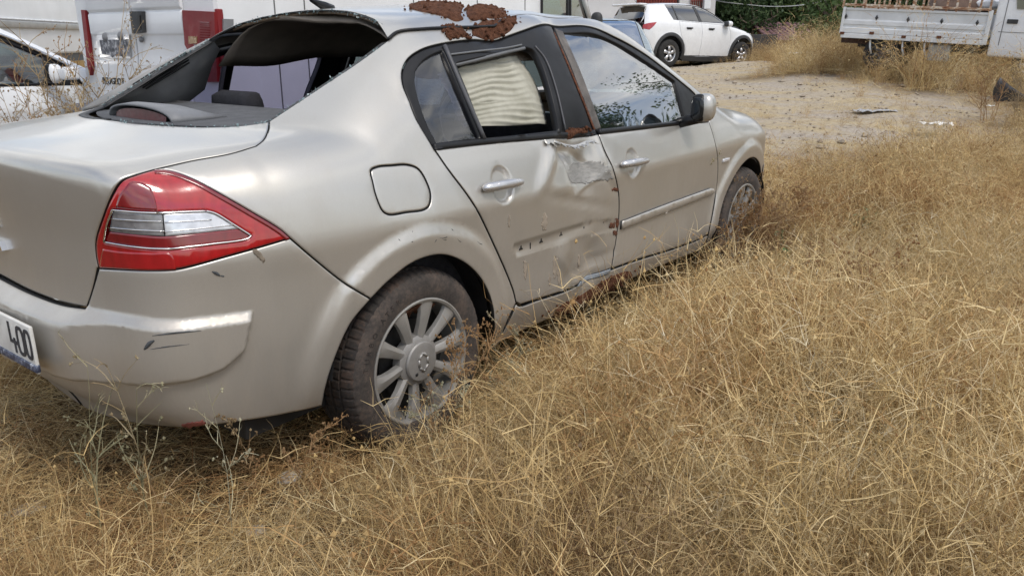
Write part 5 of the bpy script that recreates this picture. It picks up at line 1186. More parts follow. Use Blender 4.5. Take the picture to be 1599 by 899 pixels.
# ---- the building, its shutter and window
bl2 = empty('building', (0, 0, 0), 0, 'white walled building with a red corrugated shutter and a barred window', 'building')
Pg = at((900, 60), 27.5); bl2.rotation_euler = (0, 0, YAW-math.pi/2+R(3)); bl2.location = (Pg[0], Pg[1], 0); VG = Van(bl2)
WALL = simple('whitewash', (.62, .61, .60), .85, 0, .12, 1.2, .2, 20); REDW = simple('red_oxide_paint', (.20, .045, .032), .6, 0, .2, 3)
gx_ = lambda u: VG.loc((u, 20), 1, 0)[0]
b = MB(); b.box((gx_(955), .2, 2.2), (gx_(994)-gx_(918), .4, 4.4)); b.build('wall', WALL, bl2)
b = MB(); b.box((gx_(880), .2, 2.2), (gx_(917)-gx_(840), .3, 4.4)); b.build('door', REDW, bl2)
b = MB(); b.box((gx_(1089), .25, 2.2), (gx_(1115)-gx_(1059), .4, 4.4)); b.build('wall', WALL, bl2)
b = MB(); n_ = 30; xs = np.linspace(gx_(995), gx_(1058), n_); poly = []
for i, x in enumerate(xs): poly.append((x, .10+.05*(i % 2)))
poly += [(xs[-1], .3), (xs[0], .3)]; b.prism(poly, .6, 4.2, 'z'); b.build('shutter', REDW, bl2)
b = MB(); b.box((gx_(1026), .5, 2.2), (gx_(1060)-gx_(992), .3, 4.2)); b.build('back_wall', WALL, bl2)
x0_, x1_ = gx_(1078), gx_(1096); z0_ = VG.loc((1090, 14), 1, 0)[2]
b = MB(); b.box(((x0_+x1_)/2, .045, z0_+.75), (x1_-x0_, .02, 1.5)); gw = b.build('window', DARKGL, bl2)
for k in range(7):
    b = MB(); x = x0_+(x1_-x0_)*k/6; b.tube([(x, .0, z0_), (x, .0, z0_+1.5)], .016, 6); b.build('window_bar', REDW, gw)
for k in range(7):
    b = MB(); b.tube([(x0_, .0, z0_+k*.24), (x1_, .0, z0_+k*.24)], .016, 6); b.build('window_bar', REDW, gw)
b = MB(); b.box((gx_(1101), -.1, VG.loc((1100, 5), 1, 0)[2]+.3), (gx_(1106)-gx_(1096), .25, 1.0), 0, .02); b.build('meter_box', WPAINT, bl2)
b = MB(); b.box((gx_(1000), 3.0, 4.5), (9, 6.5, .25)); b.build('roof', WALL, bl2)
b = MB(); b.box((gx_(1114.5)-.02, 3.0, 2.2), (.04, 5.6, 4.2)); b.build('side_wall', WALL, bl2)
# ---- low hut with a purple-red tiled roof, and a dark wall beside it
hut = empty('hut', (0, 0, 0), 0, 'low hut with a dusty purple red tiled roof half hidden by grass', 'hut')
Ph = at((1203, 66), 29.0); hut.rotation_euler = (0, 0, YAW-math.pi/2+R(8)); hut.location = Ph; VH = Van(hut)
TILE = simple('purple_roof_tile', (.17, .095, .105), .8, 0, .35, 5); tile_me = None; wx = VH.loc((1290, 60), 1, 0)[0]
b = MB()
for k in range(9): a = math.pi*k/8; b.v.append((.085*math.cos(a), 0, .05*math.sin(a))); b.v.append((.075*math.cos(a), .40, .045*math.sin(a)))
b.f = [(2*i, 2*i+1, 2*i+3, 2*i+2) for i in range(8)]; b.m = [0]*8
t0 = b.build('roof_tile', TILE, hut, True); first = True
for r_ in range(5):
    for c in range(int(wx/.17)):
        o = t0 if first else t0.copy()
        if not first: COL.objects.link(o)
        first = False; o.location = (.08+c*.17, r_*.36, .02+r_*.125+.01*((c*7+r_*3) % 5)/5); o.rotation_euler = (R(19), 0, R(rng.uniform(-2, 2)))
b = MB(); b.add([(0, -.05, -.02), (wx, -.05, -.02), (wx, 1.8, .60), (0, 1.8, .60), (0, -.05, -.08), (wx, -.05, -.08), (wx, 1.8, .54), (0, 1.8, .54)], [(0, 1, 2, 3), (7, 6, 5, 4), (0, 4, 5, 1), (1, 5, 6, 2), (2, 6, 7, 3), (3, 7, 4, 0)]); b.build('roof_deck', RUST, hut)
b = MB(); b.box((wx/2, .9, -.5), (wx-.2, 1.6, 1.0)); b.build('wall', simple('hut_wall', (.30, .24, .21), .9, 0, .3, 3), hut)
b = MB(); b.box((VH.loc((1246, 66), 1, -.1)[0], -.08, .0), (.07, .07, .9)); b.build('post', RUST, hut)
dw = empty('low_wall', (0, 0, 0), 0, 'dark weathered low wall between the suv and the hut', 'wall'); Pd = at((1168, 60), 28.0); dw.rotation_euler = (0, 0, YAW-math.pi/2); dw.location = Pd; b = MB()
b.box((.45, .2, -.25), (1.1, .3, .75), 0, .02); b.build('wall', simple('dark_wall', (.05, .05, .052), .9, 0, .3, 4), dw)
# ------------------------------------------------------------------ ground
def bare(x, y):
    """1 on the bare dirt yard, 0 where the dry grass grows"""
    x = np.asarray(x, float); y = np.asarray(y, float)
    d = (x-CAM[0])*F2[0]+(y-CAM[1])*F2[1]; l = (x-CAM[0])*R2[0]+(y-CAM[1])*R2[1]
    w = .8*np.sin(x*1.3+.5)+.6*np.sin(y*1.9)+.5*np.sin(x*3.1+y*2.3)
    a = ((d-13.9+.5*w)/5.8)**2+((l-3.4+.6*w)/4.0)**2
    b = ((d-14.0)/9.0)**2+((l+8)/8.5)**2
    c = ((d-20.5)/2.8)**2+((l-3.4)/3.2)**2
    return np.clip(np.maximum.reduce([sst(1.45, .45, a), .85*sst(1.2, .8, b)*(d > 5.5), sst(1.3, .8, c)]), 0, 1)
n = 260; t = np.linspace(-1, 1, n); ax_ = np.sign(t)*(np.abs(t)**2.6)*400
GX, GY = np.meshgrid(ax_+6, ax_+3, indexing='ij'); GZ = gz(GX, GY); far = np.hypot(GX-6, GY-3)
GZ = np.where(far > 45, np.minimum(GZ, .56*2.4)*1.0, GZ); GZ = np.clip(GZ, -.5, 1.6)
for k in range(3): pass
fine_ = np.array([mnoise.fractal(Vector((float(a), float(b_), 0))*1.3, 1, 2, 4) for a, b_ in zip(GX.ravel(), GY.ravel())]).reshape(GX.shape)*np.where(far < 40, .025, 0)
vv = np.stack([GX, GY, GZ+fine_], -1).reshape(-1, 3)
ff = [(i*n+j, (i+1)*n+j, (i+1)*n+j+1, i*n+j+1) for i in range(n-1) for j in range(n-1)]
gm = Mat('dry_ground'); at_ = gm.n('ShaderNodeAttribute'); at_.attribute_name = 'bare'
f1 = gm.noise(1.3, 8, .65); f2 = gm.noise(14, 8, .72); f3 = gm.noise(2.2, 5, .6, (1, .35, 1))
straw = gm.ramp(f2, [(.28, (.045, .028, .015)), (.5, (.11, .072, .036)), (.72, (.21, .15, .080))])
dirt = gm.mix(gm.ramp(f3, [(.4, 0), (.62, 1)]), gm.ramp(f2, [(.3, (.27, .23, .185)), (.7, (.47, .415, .345))]), gm.ramp(f2, [(.3, (.31, .245, .15)), (.7, (.50, .41, .265))]))
dirt = gm.mix(gm.ramp(gm.noise(5, 7, .7, (1, 1.6, 1)), [(.56, 0), (.70, .75)]), dirt, (.10, .078, .062))
gm.set(base=gm.mix(at_.outputs['Fac'], straw, dirt), rough=.95, spec=.15); gm.bump(f2, .8, .03)
ground = mesh_obj('ground', vv, ff, gm.m); tag(ground, kind='structure')
a = ground.data.attributes.new('bare', 'FLOAT', 'POINT'); a.data.foreach_set('value', bare(vv[:, 0], vv[:, 1]).astype(np.float32))
# ------------------------------------------------------------------ dry grass
def straw_mat(name, stops, trans=.25):
    m = Mat(name); oi = m.n('ShaderNodeObjectInfo'); at2 = m.n('ShaderNodeAttribute'); at2.attribute_name = 'tone'
    pos = m.n('ShaderNodeNewGeometry'); nz = m.n('ShaderNodeTexNoise'); nz.inputs['Scale'].default_value = .9; nz.inputs['Detail'].default_value = 3; m.l(pos.outputs['Position'], nz.inputs['Vector'])
    v = m.math('ADD', m.math('MULTIPLY', oi.outputs['Random'], .22), m.math('ADD', m.math('MULTIPLY', at2.outputs['Fac'], .52), m.math('MULTIPLY', m.math('SUBTRACT', nz.outputs[0], .5), .9)))
    c = m.ramp(m.math('ADD', v, .13), stops); nz3 = m.n('ShaderNodeTexNoise'); nz3.inputs['Scale'].default_value = 1.7; nz3.inputs['Detail'].default_value = 2; ad = m.n('ShaderNodeVectorMath', operation='ADD'); ad.inputs[1].default_value = (7.3, 2.1, 0); m.l(pos.outputs['Position'], ad.inputs[0]); m.l(ad.outputs[0], nz3.inputs['Vector'])
    hv = m.math('ADD', nz3.outputs[0], m.math('MULTIPLY', m.math('SUBTRACT', oi.outputs['Random'], .5), .35)); c = m.mix(m.ramp(hv, [(.57, 0), (.75, .28)]), c, (.36, .30, .225)); c = m.mix(m.ramp(hv, [(.32, .60), (.47, 0)]), c, (.36, .185, .075)); m.set(base=c, rough=.75, spec=.25)
    tl = m.n('ShaderNodeBsdfTranslucent'); m.l(c, tl.inputs[0]); mx_ = m.n('ShaderNodeMixShader'); mx_.inputs[0].default_value = trans
    m.l(m.b.outputs[0], mx_.inputs[1]); m.l(tl.outputs[0], mx_.inputs[2]); m.l(mx_.outputs[0], m.o.inputs[0]); return m.m
STRAW = straw_mat('straw', [(.06, (.075, .042, .020)), (.27, (.27, .17, .075)), (.46, (.58, .41, .18)), (.70, (.77, .61, .33)), (.93, (.86, .77, .56))], .14)
class Blades:
    def __init__(s): s.v = []; s.f = []; s.t = []
    def blade(s, pts, w, tone, tip=.25):
        P = np.array(pts); n = len(P); d = P[-1]-P[0]; sd = np.cross(d, rng.normal(0, 1, 3)); sd /= np.linalg.norm(sd)+1e-9; b0 = len(s.v)
        for i in range(n):
            k = w*(1-(1-tip)*i/(n-1))*.5; s.v += [tuple(P[i]-sd*k), tuple(P[i]+sd*k)]; s.t += [tone, tone]
        s.f += [(b0+2*i, b0+2*i+1, b0+2*i+3, b0+2*i+2) for i in range(n-1)]
    def seed(s, p, r_, tone):
        b0 = len(s.v); p = np.array(p)
        for q in ((r_, 0, 0), (-r_*.5, r_*.85, 0), (-r_*.5, -r_*.85, 0), (0, 0, r_*1.5), (0, 0, -r_*1.2)): s.v.append(tuple(p+np.array(q)*rng.uniform(.7, 1.3))); s.t.append(tone)
        s.f += [(b0, b0+1, b0+3), (b0+1, b0+2, b0+3), (b0+2, b0, b0+3), (b0+1, b0, b0+4), (b0+2, b0+1, b0+4), (b0, b0+2, b0+4)]
    def mesh(s, name, mat):
        me = bpy.data.meshes.new(name); me.from_pydata(s.v, [], s.f); me.materials.append(mat)
        a = me.attributes.new('tone', 'FLOAT', 'POINT'); a.data.foreach_set('value', np.array(s.t, np.float32)); me.update(); return me
def path(p, d, L, n, wob, grav):
    """a drooping, wandering stalk"""
    p = np.array(p, float); d = np.array(d, float); d /= np.linalg.norm(d); o = [p.copy()]; c = rng.normal(0, 1, 3)*wob
    for i in range(n):
        d = d+c/n+rng.normal(0, 1, 3)*wob*.35/n**.5+np.array([0, 0, -grav])*(i+1)/n/n*2; d /= np.linalg.norm(d); p = p+d*L/n
        if p[2] < .004: p[2] = .004+rng.random()*.01; d[2] = abs(d[2])*.2
        o.append(p.copy())
    return o
def tuft(kind):
    B_ = Blades()
    if kind == 'tangle':
        for _ in range(50):
            a = rng.uniform(0, 2*math.pi); r_ = .14*math.sqrt(rng.random()); e = rng.uniform(.15, 1.25); L = rng.uniform(.14, .42)
            a2 = rng.uniform(0, 2*math.pi); P = path((r_*math.cos(a), r_*math.sin(a), 0), (math.cos(a2)*math.cos(e), math.sin(a2)*math.cos(e), math.sin(e)), L, 5, .9, rng.uniform(.2, 1.6))
            B_.blade(P, rng.uniform(.0015, .0033), rng.random())
            if rng.random() < .35: B_.blade(path(P[3], P[4]-P[2]+rng.normal(0, 1, 3)*.04, L*.4, 3, .6, .3), .0018, rng.random())
    elif kind == 'upright':
        lean = rng.normal(0, .25, 2)
        for _ in range(40):
            a = rng.uniform(0, 2*math.pi); r_ = .07*math.sqrt(rng.random()); L = rng.uniform(.22, .50); tn = rng.random()
            P = path((r_*math.cos(a), r_*math.sin(a), 0), (lean[0]+rng.normal(0, .28), lean[1]+rng.normal(0, .28), 1), L, 5, .45, rng.uniform(0, .7)); B_.blade(P, rng.uniform(.0015, .0028), tn)
            for k in range(int(rng.integers(1, 6))):
                q = P[int(rng.integers(3, 6))]; B_.blade(path(q, (rng.normal(0, .7), rng.normal(0, .7), .8), rng.uniform(.03, .09), 2, .3, .2), .0016, tn)
    elif kind == 'wiry':
        for _ in range(16):
            a = rng.uniform(0, 2*math.pi); P = path((.06*math.cos(a), .06*math.sin(a), 0), (rng.normal(0, .4), rng.normal(0, .4), 1), rng.uniform(.25, .48), 6, .5, .4); tn = rng.uniform(.1, .8); B_.blade(P, .0032, tn)
            for k in range(2, 7):
                for _ in range(2):
                    Q = path(P[k], (rng.normal(0, .9), rng.normal(0, .9), .7), rng.uniform(.04, .14), 3, .6, .2); B_.blade(Q, .0019, tn)
                    if rng.random() < .55: B_.seed(Q[-1], rng.uniform(.0026, .0052), rng.uniform(.0, .6))
    elif kind == 'litter':
        for _ in range(46):
            a = rng.uniform(0, 2*math.pi); P = path((.2*rng.normal(), .2*rng.normal(), .01+.03*rng.random()), (math.cos(a), math.sin(a), rng.normal(0, .15)), rng.uniform(.1, .34), 4, .7, .3); B_.blade(P, rng.uniform(.0020, .0044), rng.random()*.9)
    return B_
KINDS_ = ['tangle']*4+['upright']*4+['wiry']*3+['litter']*3
pc = bpy.data.collections.new('grass_tufts')
for i, k in enumerate(KINDS_):
    o = bpy.data.objects.new('tuft_%02d' % i, tuft(k).mesh('tuft_%02d' % i, STRAW)); pc.objects.link(o)
ng = bpy.data.node_groups.new('scatter', 'GeometryNodeTree'); ng.interface.new_socket('Geometry', in_out='INPUT', socket_type='NodeSocketGeometry'); ng.interface.new_socket('Geometry', in_out='OUTPUT', socket_type='NodeSocketGeometry')
gi, go = ng.nodes.new('NodeGroupInput'), ng.nodes.new('NodeGroupOutput'); ip = ng.nodes.new('GeometryNodeInstanceOnPoints'); ci = ng.nodes.new('GeometryNodeCollectionInfo')
ci.inputs['Collection'].default_value = pc; ci.inputs['Separate Children'].default_value = True; ci.inputs['Reset Children'].default_value = True
def named(nm, ty):
    q = ng.nodes.new('GeometryNodeInputNamedAttribute'); q.data_type = ty; q.inputs['Name'].default_value = nm; return q.outputs['Attribute']
ng.links.new(gi.outputs[0], ip.inputs['Points']); ng.links.new(ci.outputs[0], ip.inputs['Instance']); ip.inputs['Pick Instance'].default_value = True
ng.links.new(named('idx', 'INT'), ip.inputs['Instance Index']); ng.links.new(named('scl', 'FLOAT_VECTOR'), ip.inputs['Scale'])
er = ng.nodes.new('FunctionNodeEulerToRotation'); ng.links.new(named('rot', 'FLOAT_VECTOR'), er.inputs[0]); ng.links.new(er.outputs[0], ip.inputs['Rotation']); ng.links.new(ip.outputs[0], go.inputs[0])
def scatter(name, P, idx, rot, scl):
    me = bpy.data.meshes.new(name); me.from_pydata([tuple(p) for p in P], [], [])
    for nm, ty, d in (('idx', 'INT', np.array(idx, np.int32)), ('rot', 'FLOAT_VECTOR', np.array(rot, np.float32).ravel()), ('scl', 'FLOAT_VECTOR', np.array(scl, np.float32).ravel())):
        a = me.attributes.new(nm, ty, 'POINT'); a.data.foreach_set('vector' if ty == 'FLOAT_VECTOR' else 'value', d)
    o = bpy.data.objects.new(name, me); COL.objects.link(o); m = o.modifiers.new('scatter', 'NODES'); m.node_group = ng; return tag(o, kind='stuff')
def field(N, d0, d1, spread):
    d = np.sqrt(rng.uniform(d0*d0, d1*d1, N)); l = rng.uniform(-spread, spread, N)*d
    return np.stack([CAM[0]+F2[0]*d+R2[0]*l, CAM[1]+F2[1]*d+R2[1]*l], -1), d
pts, dep = [], []
for N, a0, a1 in ((2800, 1.0, 3.2), (6000, 3.0, 7.0), (8000, 6.5, 13), (9000, 12, 26)):
    p, d = field(N, a0, a1, .82); pts.append(p); dep.append(d)
    q_, e_ = field(int(N*.6), a0, a1, 1.5); l_ = ((q_[:, 0]-CAM[0])*R2[0]+(q_[:, 1]-CAM[1])*R2[1])/e_; k_ = np.abs(l_) > .82; pts.append(q_[k_]); dep.append(e_[k_])
p = np.vstack(pts); d = np.concatenate(dep)
ub = bare(p[:, 0], p[:, 1]); keep = rng.random(len(p)) > ub*.95
incar = (p[:, 0] > -.80) & (p[:, 0] < 3.4) & (np.abs(p[:, 1]) < .80)
wh = np.zeros(len(p), bool)
for cx in (0, 2.688):
    for sy in (-1, 1): wh |= (np.abs(p[:, 0]-cx) < .30) & (np.abs(p[:, 1]-sy*.75) < .15)
keep &= ~((p[:, 1] > -1.35) & (p[:, 1] < -.85) & (np.abs(p[:, 0]) < .55) & (rng.random(len(p)) < .22)); lt_ = (p[:, 0]-CAM[0])*R2[0]+(p[:, 1]-CAM[1])*R2[1]; keep &= ~((lt_ < -.12*d) & (d < 3.4) & (rng.random(len(p)) < .35)); keep &= ~wh & ~(incar & (rng.random(len(p)) < .55)) & (np.hypot(p[:, 0]-CAM[0], p[:, 1]-CAM[1]) > 1.15)
for rt, x0, x1, y0, y1 in ((van, -.3, 5.3, 0, 1.95), (suv, -.8, 3.4, -.8, .8), (tk, 1.0, 6, .1, 1.8), (bv, 0, 6, 0, 2)):
    I_ = np.array(Van(rt).I); q = p@I_[:2, :2].T+I_[:2, 3]; keep &= ~((q[:, 0] > x0) & (q[:, 0] < x1) & (q[:, 1] > y0) & (q[:, 1] < y1))
p, d, incar, ub = p[keep], d[keep], incar[keep], ub[keep]; N = len(p)
lat = (p[:, 0]-CAM[0])*R2[0]+(p[:, 1]-CAM[1])*R2[1]
nz = np.array([mnoise.noise(Vector((float(a), float(b_), 3.3))*.8) for a, b_ in p]); nz2 = np.array([mnoise.noise(Vector((float(a), float(b_), 8.1))*2.2) for a, b_ in p])
r_ = rng.random(N)+nz*.35
idx = np.where(r_ < .36, rng.integers(0, 4, N), np.where(r_ < .74, rng.integers(4, 8, N), np.where(r_ < .90, rng.integers(8, 11, N), rng.integers(11, 14, N))))
low = (lat < -.15*d) & (d < 3.2)
idx = np.where(low & (rng.random(N) < .55), np.where(rng.random(N) < .6, rng.integers(11, 14, N), rng.integers(0, 4, N)), idx)
idx = np.where(incar, rng.integers(11, 14, N), idx)
sc = rng.uniform(.65, 1.2, N)*(1+.75*nz+.45*nz2)*np.where(d > 12, 1.2, np.where(d < 7, .88, .95))*np.where(low, .72, 1); sc = np.where(incar, .7, sc)
tall = sst(11.5, 14.5, d)*sst(.30, .40, lat/d); sc = sc*(1+.65*tall); sc = np.where(ub > .3, sc*.45, sc)
nearcar = (p[:, 0] > -1.1) & (p[:, 0] < 3.2) & (p[:, 1] > -1.25) & (p[:, 1] < 1.0); sc = np.where(nearcar & ~incar, np.minimum(sc, .46), sc)
rot = np.stack([rng.normal(0, .10, N), rng.normal(0, .10, N), rng.uniform(0, 6.28, N)], -1)
scatter('dry_grass', np.stack([p[:, 0], p[:, 1], gz(p[:, 0], p[:, 1])-.005], -1), idx, rot, np.stack([sc*1.05, sc*1.05, sc*rng.uniform(.85, 1.15, N)], -1))
# ------------------------------------------------------------------ dry weeds that stand out one by one
def weed_mat(name, stops, trans=.15): return straw_mat(name, stops, trans)
WEED_PALE = weed_mat('pale_weed', [(.1, (.22, .20, .12)), (.45, (.42, .40, .27)), (.8, (.60, .55, .38))]); WEED_BROWN = weed_mat('brown_weed', [(.1, (.12, .062, .030)), (.45, (.30, .175, .085)), (.8, (.48, .33, .18))])
WEED_GREEN = weed_mat('grey_green_weed', [(.1, (.12, .12, .065)), (.5, (.27, .26, .15)), (.85, (.48, .43, .27))]); WEED_TAN = weed_mat('tan_weed', [(.1, (.16, .105, .055)), (.45, (.34, .25, .14)), (.8, (.54, .43, .26))])
def weed(pos, h_, mat, label, seed, n=3, lean=(0, 0), thick=.004, dens=1., seeds=1., spread=.25, group=None, name='dry_weed'):
    global rng
    old = rng; rng = np.random.default_rng(seed); B_ = Blades()
    def stem(p, d, L, w, lev):
        k = 8 if lev == 0 else 5; P = path(p, d, L, k, .22 if lev == 0 else .45, .05); tn = rng.uniform(.2, .9)
        B_.blade(P, w, tn, .35); B_.blade([q+np.array([.0004, 0, 0]) for q in P], w, tn, .35)
        if lev < 2:
            for i in range(2 if lev == 0 else 1, k+1):
                for _ in range(int(rng.poisson((1.25 if lev == 0 else .95)*dens))):
                    dd = P[i]-P[i-1]; dd = dd/np.linalg.norm(dd); sd = rng.normal(0, 1, 3); sd -= dd*(sd@dd); sd /= np.linalg.norm(sd)
                    stem(P[i], dd*.75+sd*.7+np.array([0, 0, .15]), L*rng.uniform(.16, .38)*(1.15-.5*i/k), w*.62, lev+1)
        if rng.random() < (.25, .6, .75)[lev]*seeds:
            for _ in range(int(rng.integers(1, 4))): B_.seed(P[-1]+rng.normal(0, .003, 3), rng.uniform(.0022, .0050), rng.uniform(0, .7))
    for _ in range(n):
        a = rng.uniform(0, 6.28); stem((.03*math.cos(a)*n**.5, .03*math.sin(a)*n**.5, 0), (lean[0]+rng.normal(0, spread), lean[1]+rng.normal(0, spread), 1), h_*rng.uniform(.75, 1.05), thick, 0)
    o = bpy.data.objects.new(name, B_.mesh(name, mat)); COL.objects.link(o); o.location = pos; rng = old
    return tag(o, label, 'weed', group)
def ground_at(px):
    d = ray([px])[0]; t_ = np.linspace(1, 60, 6000); P = CAM+d*t_[:, None]; k = np.argmax(P[:, 2] < gz(P[:, 0], P[:, 1])); return P[k]
def gpos(px): p = ground_at(px); return (p[0], p[1], float(gz(p[0], p[1])))
lz = lambda k: (R2[0]*k, R2[1]*k)
weed(gpos((275, 872)), 0.73, WEED_PALE, 'tallest pale branching weed standing before the bumper with its top over the paint', 11, 1, lz(-.30), 0.0060, .7, .45, .05)
weed(gpos((172, 850)), 0.59, WEED_GREEN, 'grey green weed leaning left before the bumper corner', 12, 2, lz(-.10), 0.0050, .8, .45, .10)
weed(gpos((240, 830)), 0.61, WEED_GREEN, 'grey green weed with a few bent branches right of the leaning one', 23, 1, lz(-.22), 0.0052, .7, .4, .08)
weed(gpos((352, 860)), 0.50, WEED_PALE, 'pale weed with seed clusters below the bumper and left of the rear tyre', 14, 1, (0, 0), 0.0044, .6, .7, .10)
weed(gpos((430, 800)), 0.42, WEED_TAN, 'tan weed with drooping seeds close by the rear tyre', 15, 2, lz(.2), 0.0046, 1., 1.4, .18)
weed(gpos((705, 745)), 0.54, WEED_TAN, 'tan weed crossing the lower rim of the rear wheel', 16, 3, lz(.12), 0.0049, 1., 1.7, .16)
weed(gpos((650, 760)), 0.40, WEED_PALE, 'pale weed in front of the hub of the rear wheel', 17, 2, lz(.1), 0.0043, 1., 1.5, .16)
weed(gpos((775, 690)), 0.47, WEED_TAN, 'tan seeded weed between the rear wheel and the sill', 18, 3, lz(-.12), 0.0046, 1.1, 1.8, .15)
weed(gpos((820, 640)), 0.40, WEED_PALE, 'pale weed below the rear door beside the sill', 19, 2, lz(-.15), 0.0043, 1.1, 1.6, .15)
weed(gpos((1062, 460)), 0.73, WEED_PALE, 'single pale stalk rising in front of the front door', 20, 1, lz(.03), 0.0057, 1.3, 1., .03)
fw_ = (((1146, 428), .50, 9, 'brown tangled weed straight before the hub of the front wheel'), ((1166, 424), .56, 10, 'tallest brown weed against the front tyre, its tips over the wheel arch'), ((1126, 432), .42, 8, 'brown weed at the rear edge of the front wheel'), ((1184, 418), .50, 9, 'brown weed at the front edge of the front tyre'), ((1204, 412), .42, 8, 'low brown weed just ahead of the front wheel'), ((1106, 440), .36, 8, 'low brown weed below the front fender gap'))
for k, (px, h_, n_, lb) in enumerate(fw_): weed(gpos(px), h_, WEED_BROWN, lb, 30+k, n_, (0, 0), .0042, 1.8, 1.2, .34, 'brown weeds round the front wheel')
for k, (px, h_) in enumerate((((1292, 560), .58), ((1330, 590), .50), ((1262, 520), .48), ((1235, 640), .40))):
    weed(gpos(px), h_, WEED_BROWN, ('tall reddish brown weed rising out of the middle of the field', 'reddish brown weed right of the tall one in the field', 'reddish brown weed left of the tall one in the field', 'short reddish brown weed below the others in the field')[k], 40+k, 5, (0, 0), 0.0046, 1.1, 1.1, .25, 'reddish weeds in the field')
# a stand of tall weeds between the boot and the parked vehicles
far_w = [((18, 330), 4.4, .95), ((48, 330), 4.6, 1.0), ((74, 330), 4.3, 1.02), ((95, 330), 4.7, 1.50), ((112, 330), 4.9, 1.62), ((128, 330), 4.5, 1.12), ((60, 330), 5.2, 1.05), ((32, 330), 5.3, 1.1), ((105, 330), 5.2, 1.2), ((85, 330), 4.0, .95), ((120, 330), 4.2, 1.0), ((5, 330), 4.7, 1.08)]
side_txt = ['fourth', 'fifth', 'seventh', 'ninth, very tall,', 'tallest', 'eleventh', 'sixth', 'second', 'tenth', 'eighth', 'last', 'first']
for k, (px, D_, h_) in enumerate(far_w):
    P = at((px[0], 61), D_); weed((P[0], P[1], float(gz(P[0], P[1]))), h_, WEED_TAN, '%s tall tan weed from the left in the stand behind the boot' % side_txt[k], 60+k, 3, (0, 0), 0.0081, 1.25, 1.2, .12, 'tall weeds behind the boot')
tw = [((1440, 108), .9, 'grey tan weed in front of the tool box of the truck'), ((1478, 112), 1.0, 'tall grey weed left of the truck cab'), ((1510, 118), 1.15, 'tall branching weed below the truck cab corner'), ((1570, 120), .95, 'tall weed below the truck door'), ((1400, 104), .75, 'weed before the rear wheel of the truck'), ((1350, 102), .6, 'low weed under the tail of the truck'), ((1540, 190), .75, 'brown weed beside the black bumper fragment'), ((1590, 200), .8, 'brown weed right of the black bumper fragment')]
for k, (px, h_, lb) in enumerate(tw): weed(gpos(px), h_, WEED_TAN if k % 2 else WEED_BROWN, lb, 90+k, 8, (0, 0), .010, 1.3, 1., .22, 'weeds by the truck')
# small green plants among the straw
GREENLEAF = simple('green_leaf', (.055, .11, .030), .55, 0, .4, 30)
def green_plant(px, h_, label, seed, n=5):
    global rng
    old = rng; rng = np.random.default_rng(seed); b = MB()
    for _ in range(n):
        P = path((0, 0, 0), (rng.normal(0, .35), rng.normal(0, .35), 1), h_*rng.uniform(.6, 1), 6, .4, .2); b.tube([tuple(q) for q in P], .0022, 4)
        for q in P[2:]:
            for _ in range(3):
                d = rng.normal(0, 1, 3); d[2] *= .4; d /= np.linalg.norm(d); s_ = np.cross(d, [0, 0, 1.]); s_ /= np.linalg.norm(s_)+1e-9; L = rng.uniform(.025, .05)
                b.add([tuple(q), tuple(q+d*L*.5+s_*L*.28+[0, 0, .004]), tuple(q+d*L), tuple(q+d*L*.5-s_*L*.28+[0, 0, .004])], [(0, 1, 2, 3)])
    rng = old; o = b.build('green_plant', GREENLEAF, None, True, fix=False); o.location = gpos(px); return tag(o, label, 'plant', 'green plants among the straw')
green_plant((1398, 290), .32, 'largest green leafy plant in the straw right of the front wheel', 1, 8); green_plant((1360, 395), .34, 'green leafy sprig above the reddish weeds', 2, 5); green_plant((1222, 425), .26, 'dark green sprig close to the front of the sedan', 3, 4); green_plant((1345, 310), .22, 'small bright green sprig ahead of the front wheel', 4, 5)
# fallen leaves, scraps and stones
LEAFB = simple('dead_leaf_brown', (.17, .085, .048), .8, 0, .4, 40)
def dead_leaf(px, s_, seed, label, lift=.10):
    r2 = np.random.default_rng(seed); P = np.array(gpos(px)); rows = []; az_ = r2.uniform(0, 6.28)
    for i in range(9):
        u = i/8; w_ = .42*math.sin(math.pi*min(1, u*1.05))**.8; r_ = []
        for j in range(5):
            t_ = (j-2)/2; x, y, z = (u-.5)*s_, w_*t_*s_*(1+.15*math.sin(i*2.2)), .22*s_*t_*t_*math.sin(math.pi*u)+.22*s_*(u-.5)**2+.03*s_*math.sin(i*1.9+j)
            r_.append((x, y, z))
        rows.append(r_)
    o = sheet('dead_leaf', rows, LEAFB, None, .0012); o.location = P+np.array([0, 0, lift]); o.rotation_euler = (r2.uniform(-.6, .6), r2.uniform(-.6, .6), az_); return tag(o, label, 'leaf', 'dead leaves on the straw')
for k, (px, s_, lb) in enumerate((((1462, 650), .13, 'curled brown leaf right of the reddish weeds'), ((1535, 630), .12, 'brown leaf near the right edge above the paler one'), ((1550, 690), .13, 'dark curled leaf at the right edge of the field'), ((1530, 780), .12, 'brown leaf lying flat near the bottom right corner'), ((1570, 800), .11, 'brown leaf at the bottom right corner'), ((1590, 720), .14, 'large brown leaf cut by the right edge'), ((1500, 760), .09, 'small brown leaf left of the flat one'))): dead_leaf(px, s_, 200+k, lb)
STONE = simple('pale_stone', (.34, .31, .27), .9, 0, .25, 20, .4, 60)
for k, (px, d, lb) in enumerate((((452, 745), (.045, .035, .014), 'flat pale stone under the straw behind the rear tyre'), ((40, 800), (.06, .045, .018), 'flat pale stone at the lower left edge'), ((400, 830), (.03, .025, .012), 'small pale stone below the bumper'))):
    o = lump('stone', (0, 0, 0), d, STONE, None, 20+k); o.location = gpos(px); tag(o, lb, 'stone')
PAPER = simple('white_paper', (.72, .71, .67), .8, 0, .08, 8)
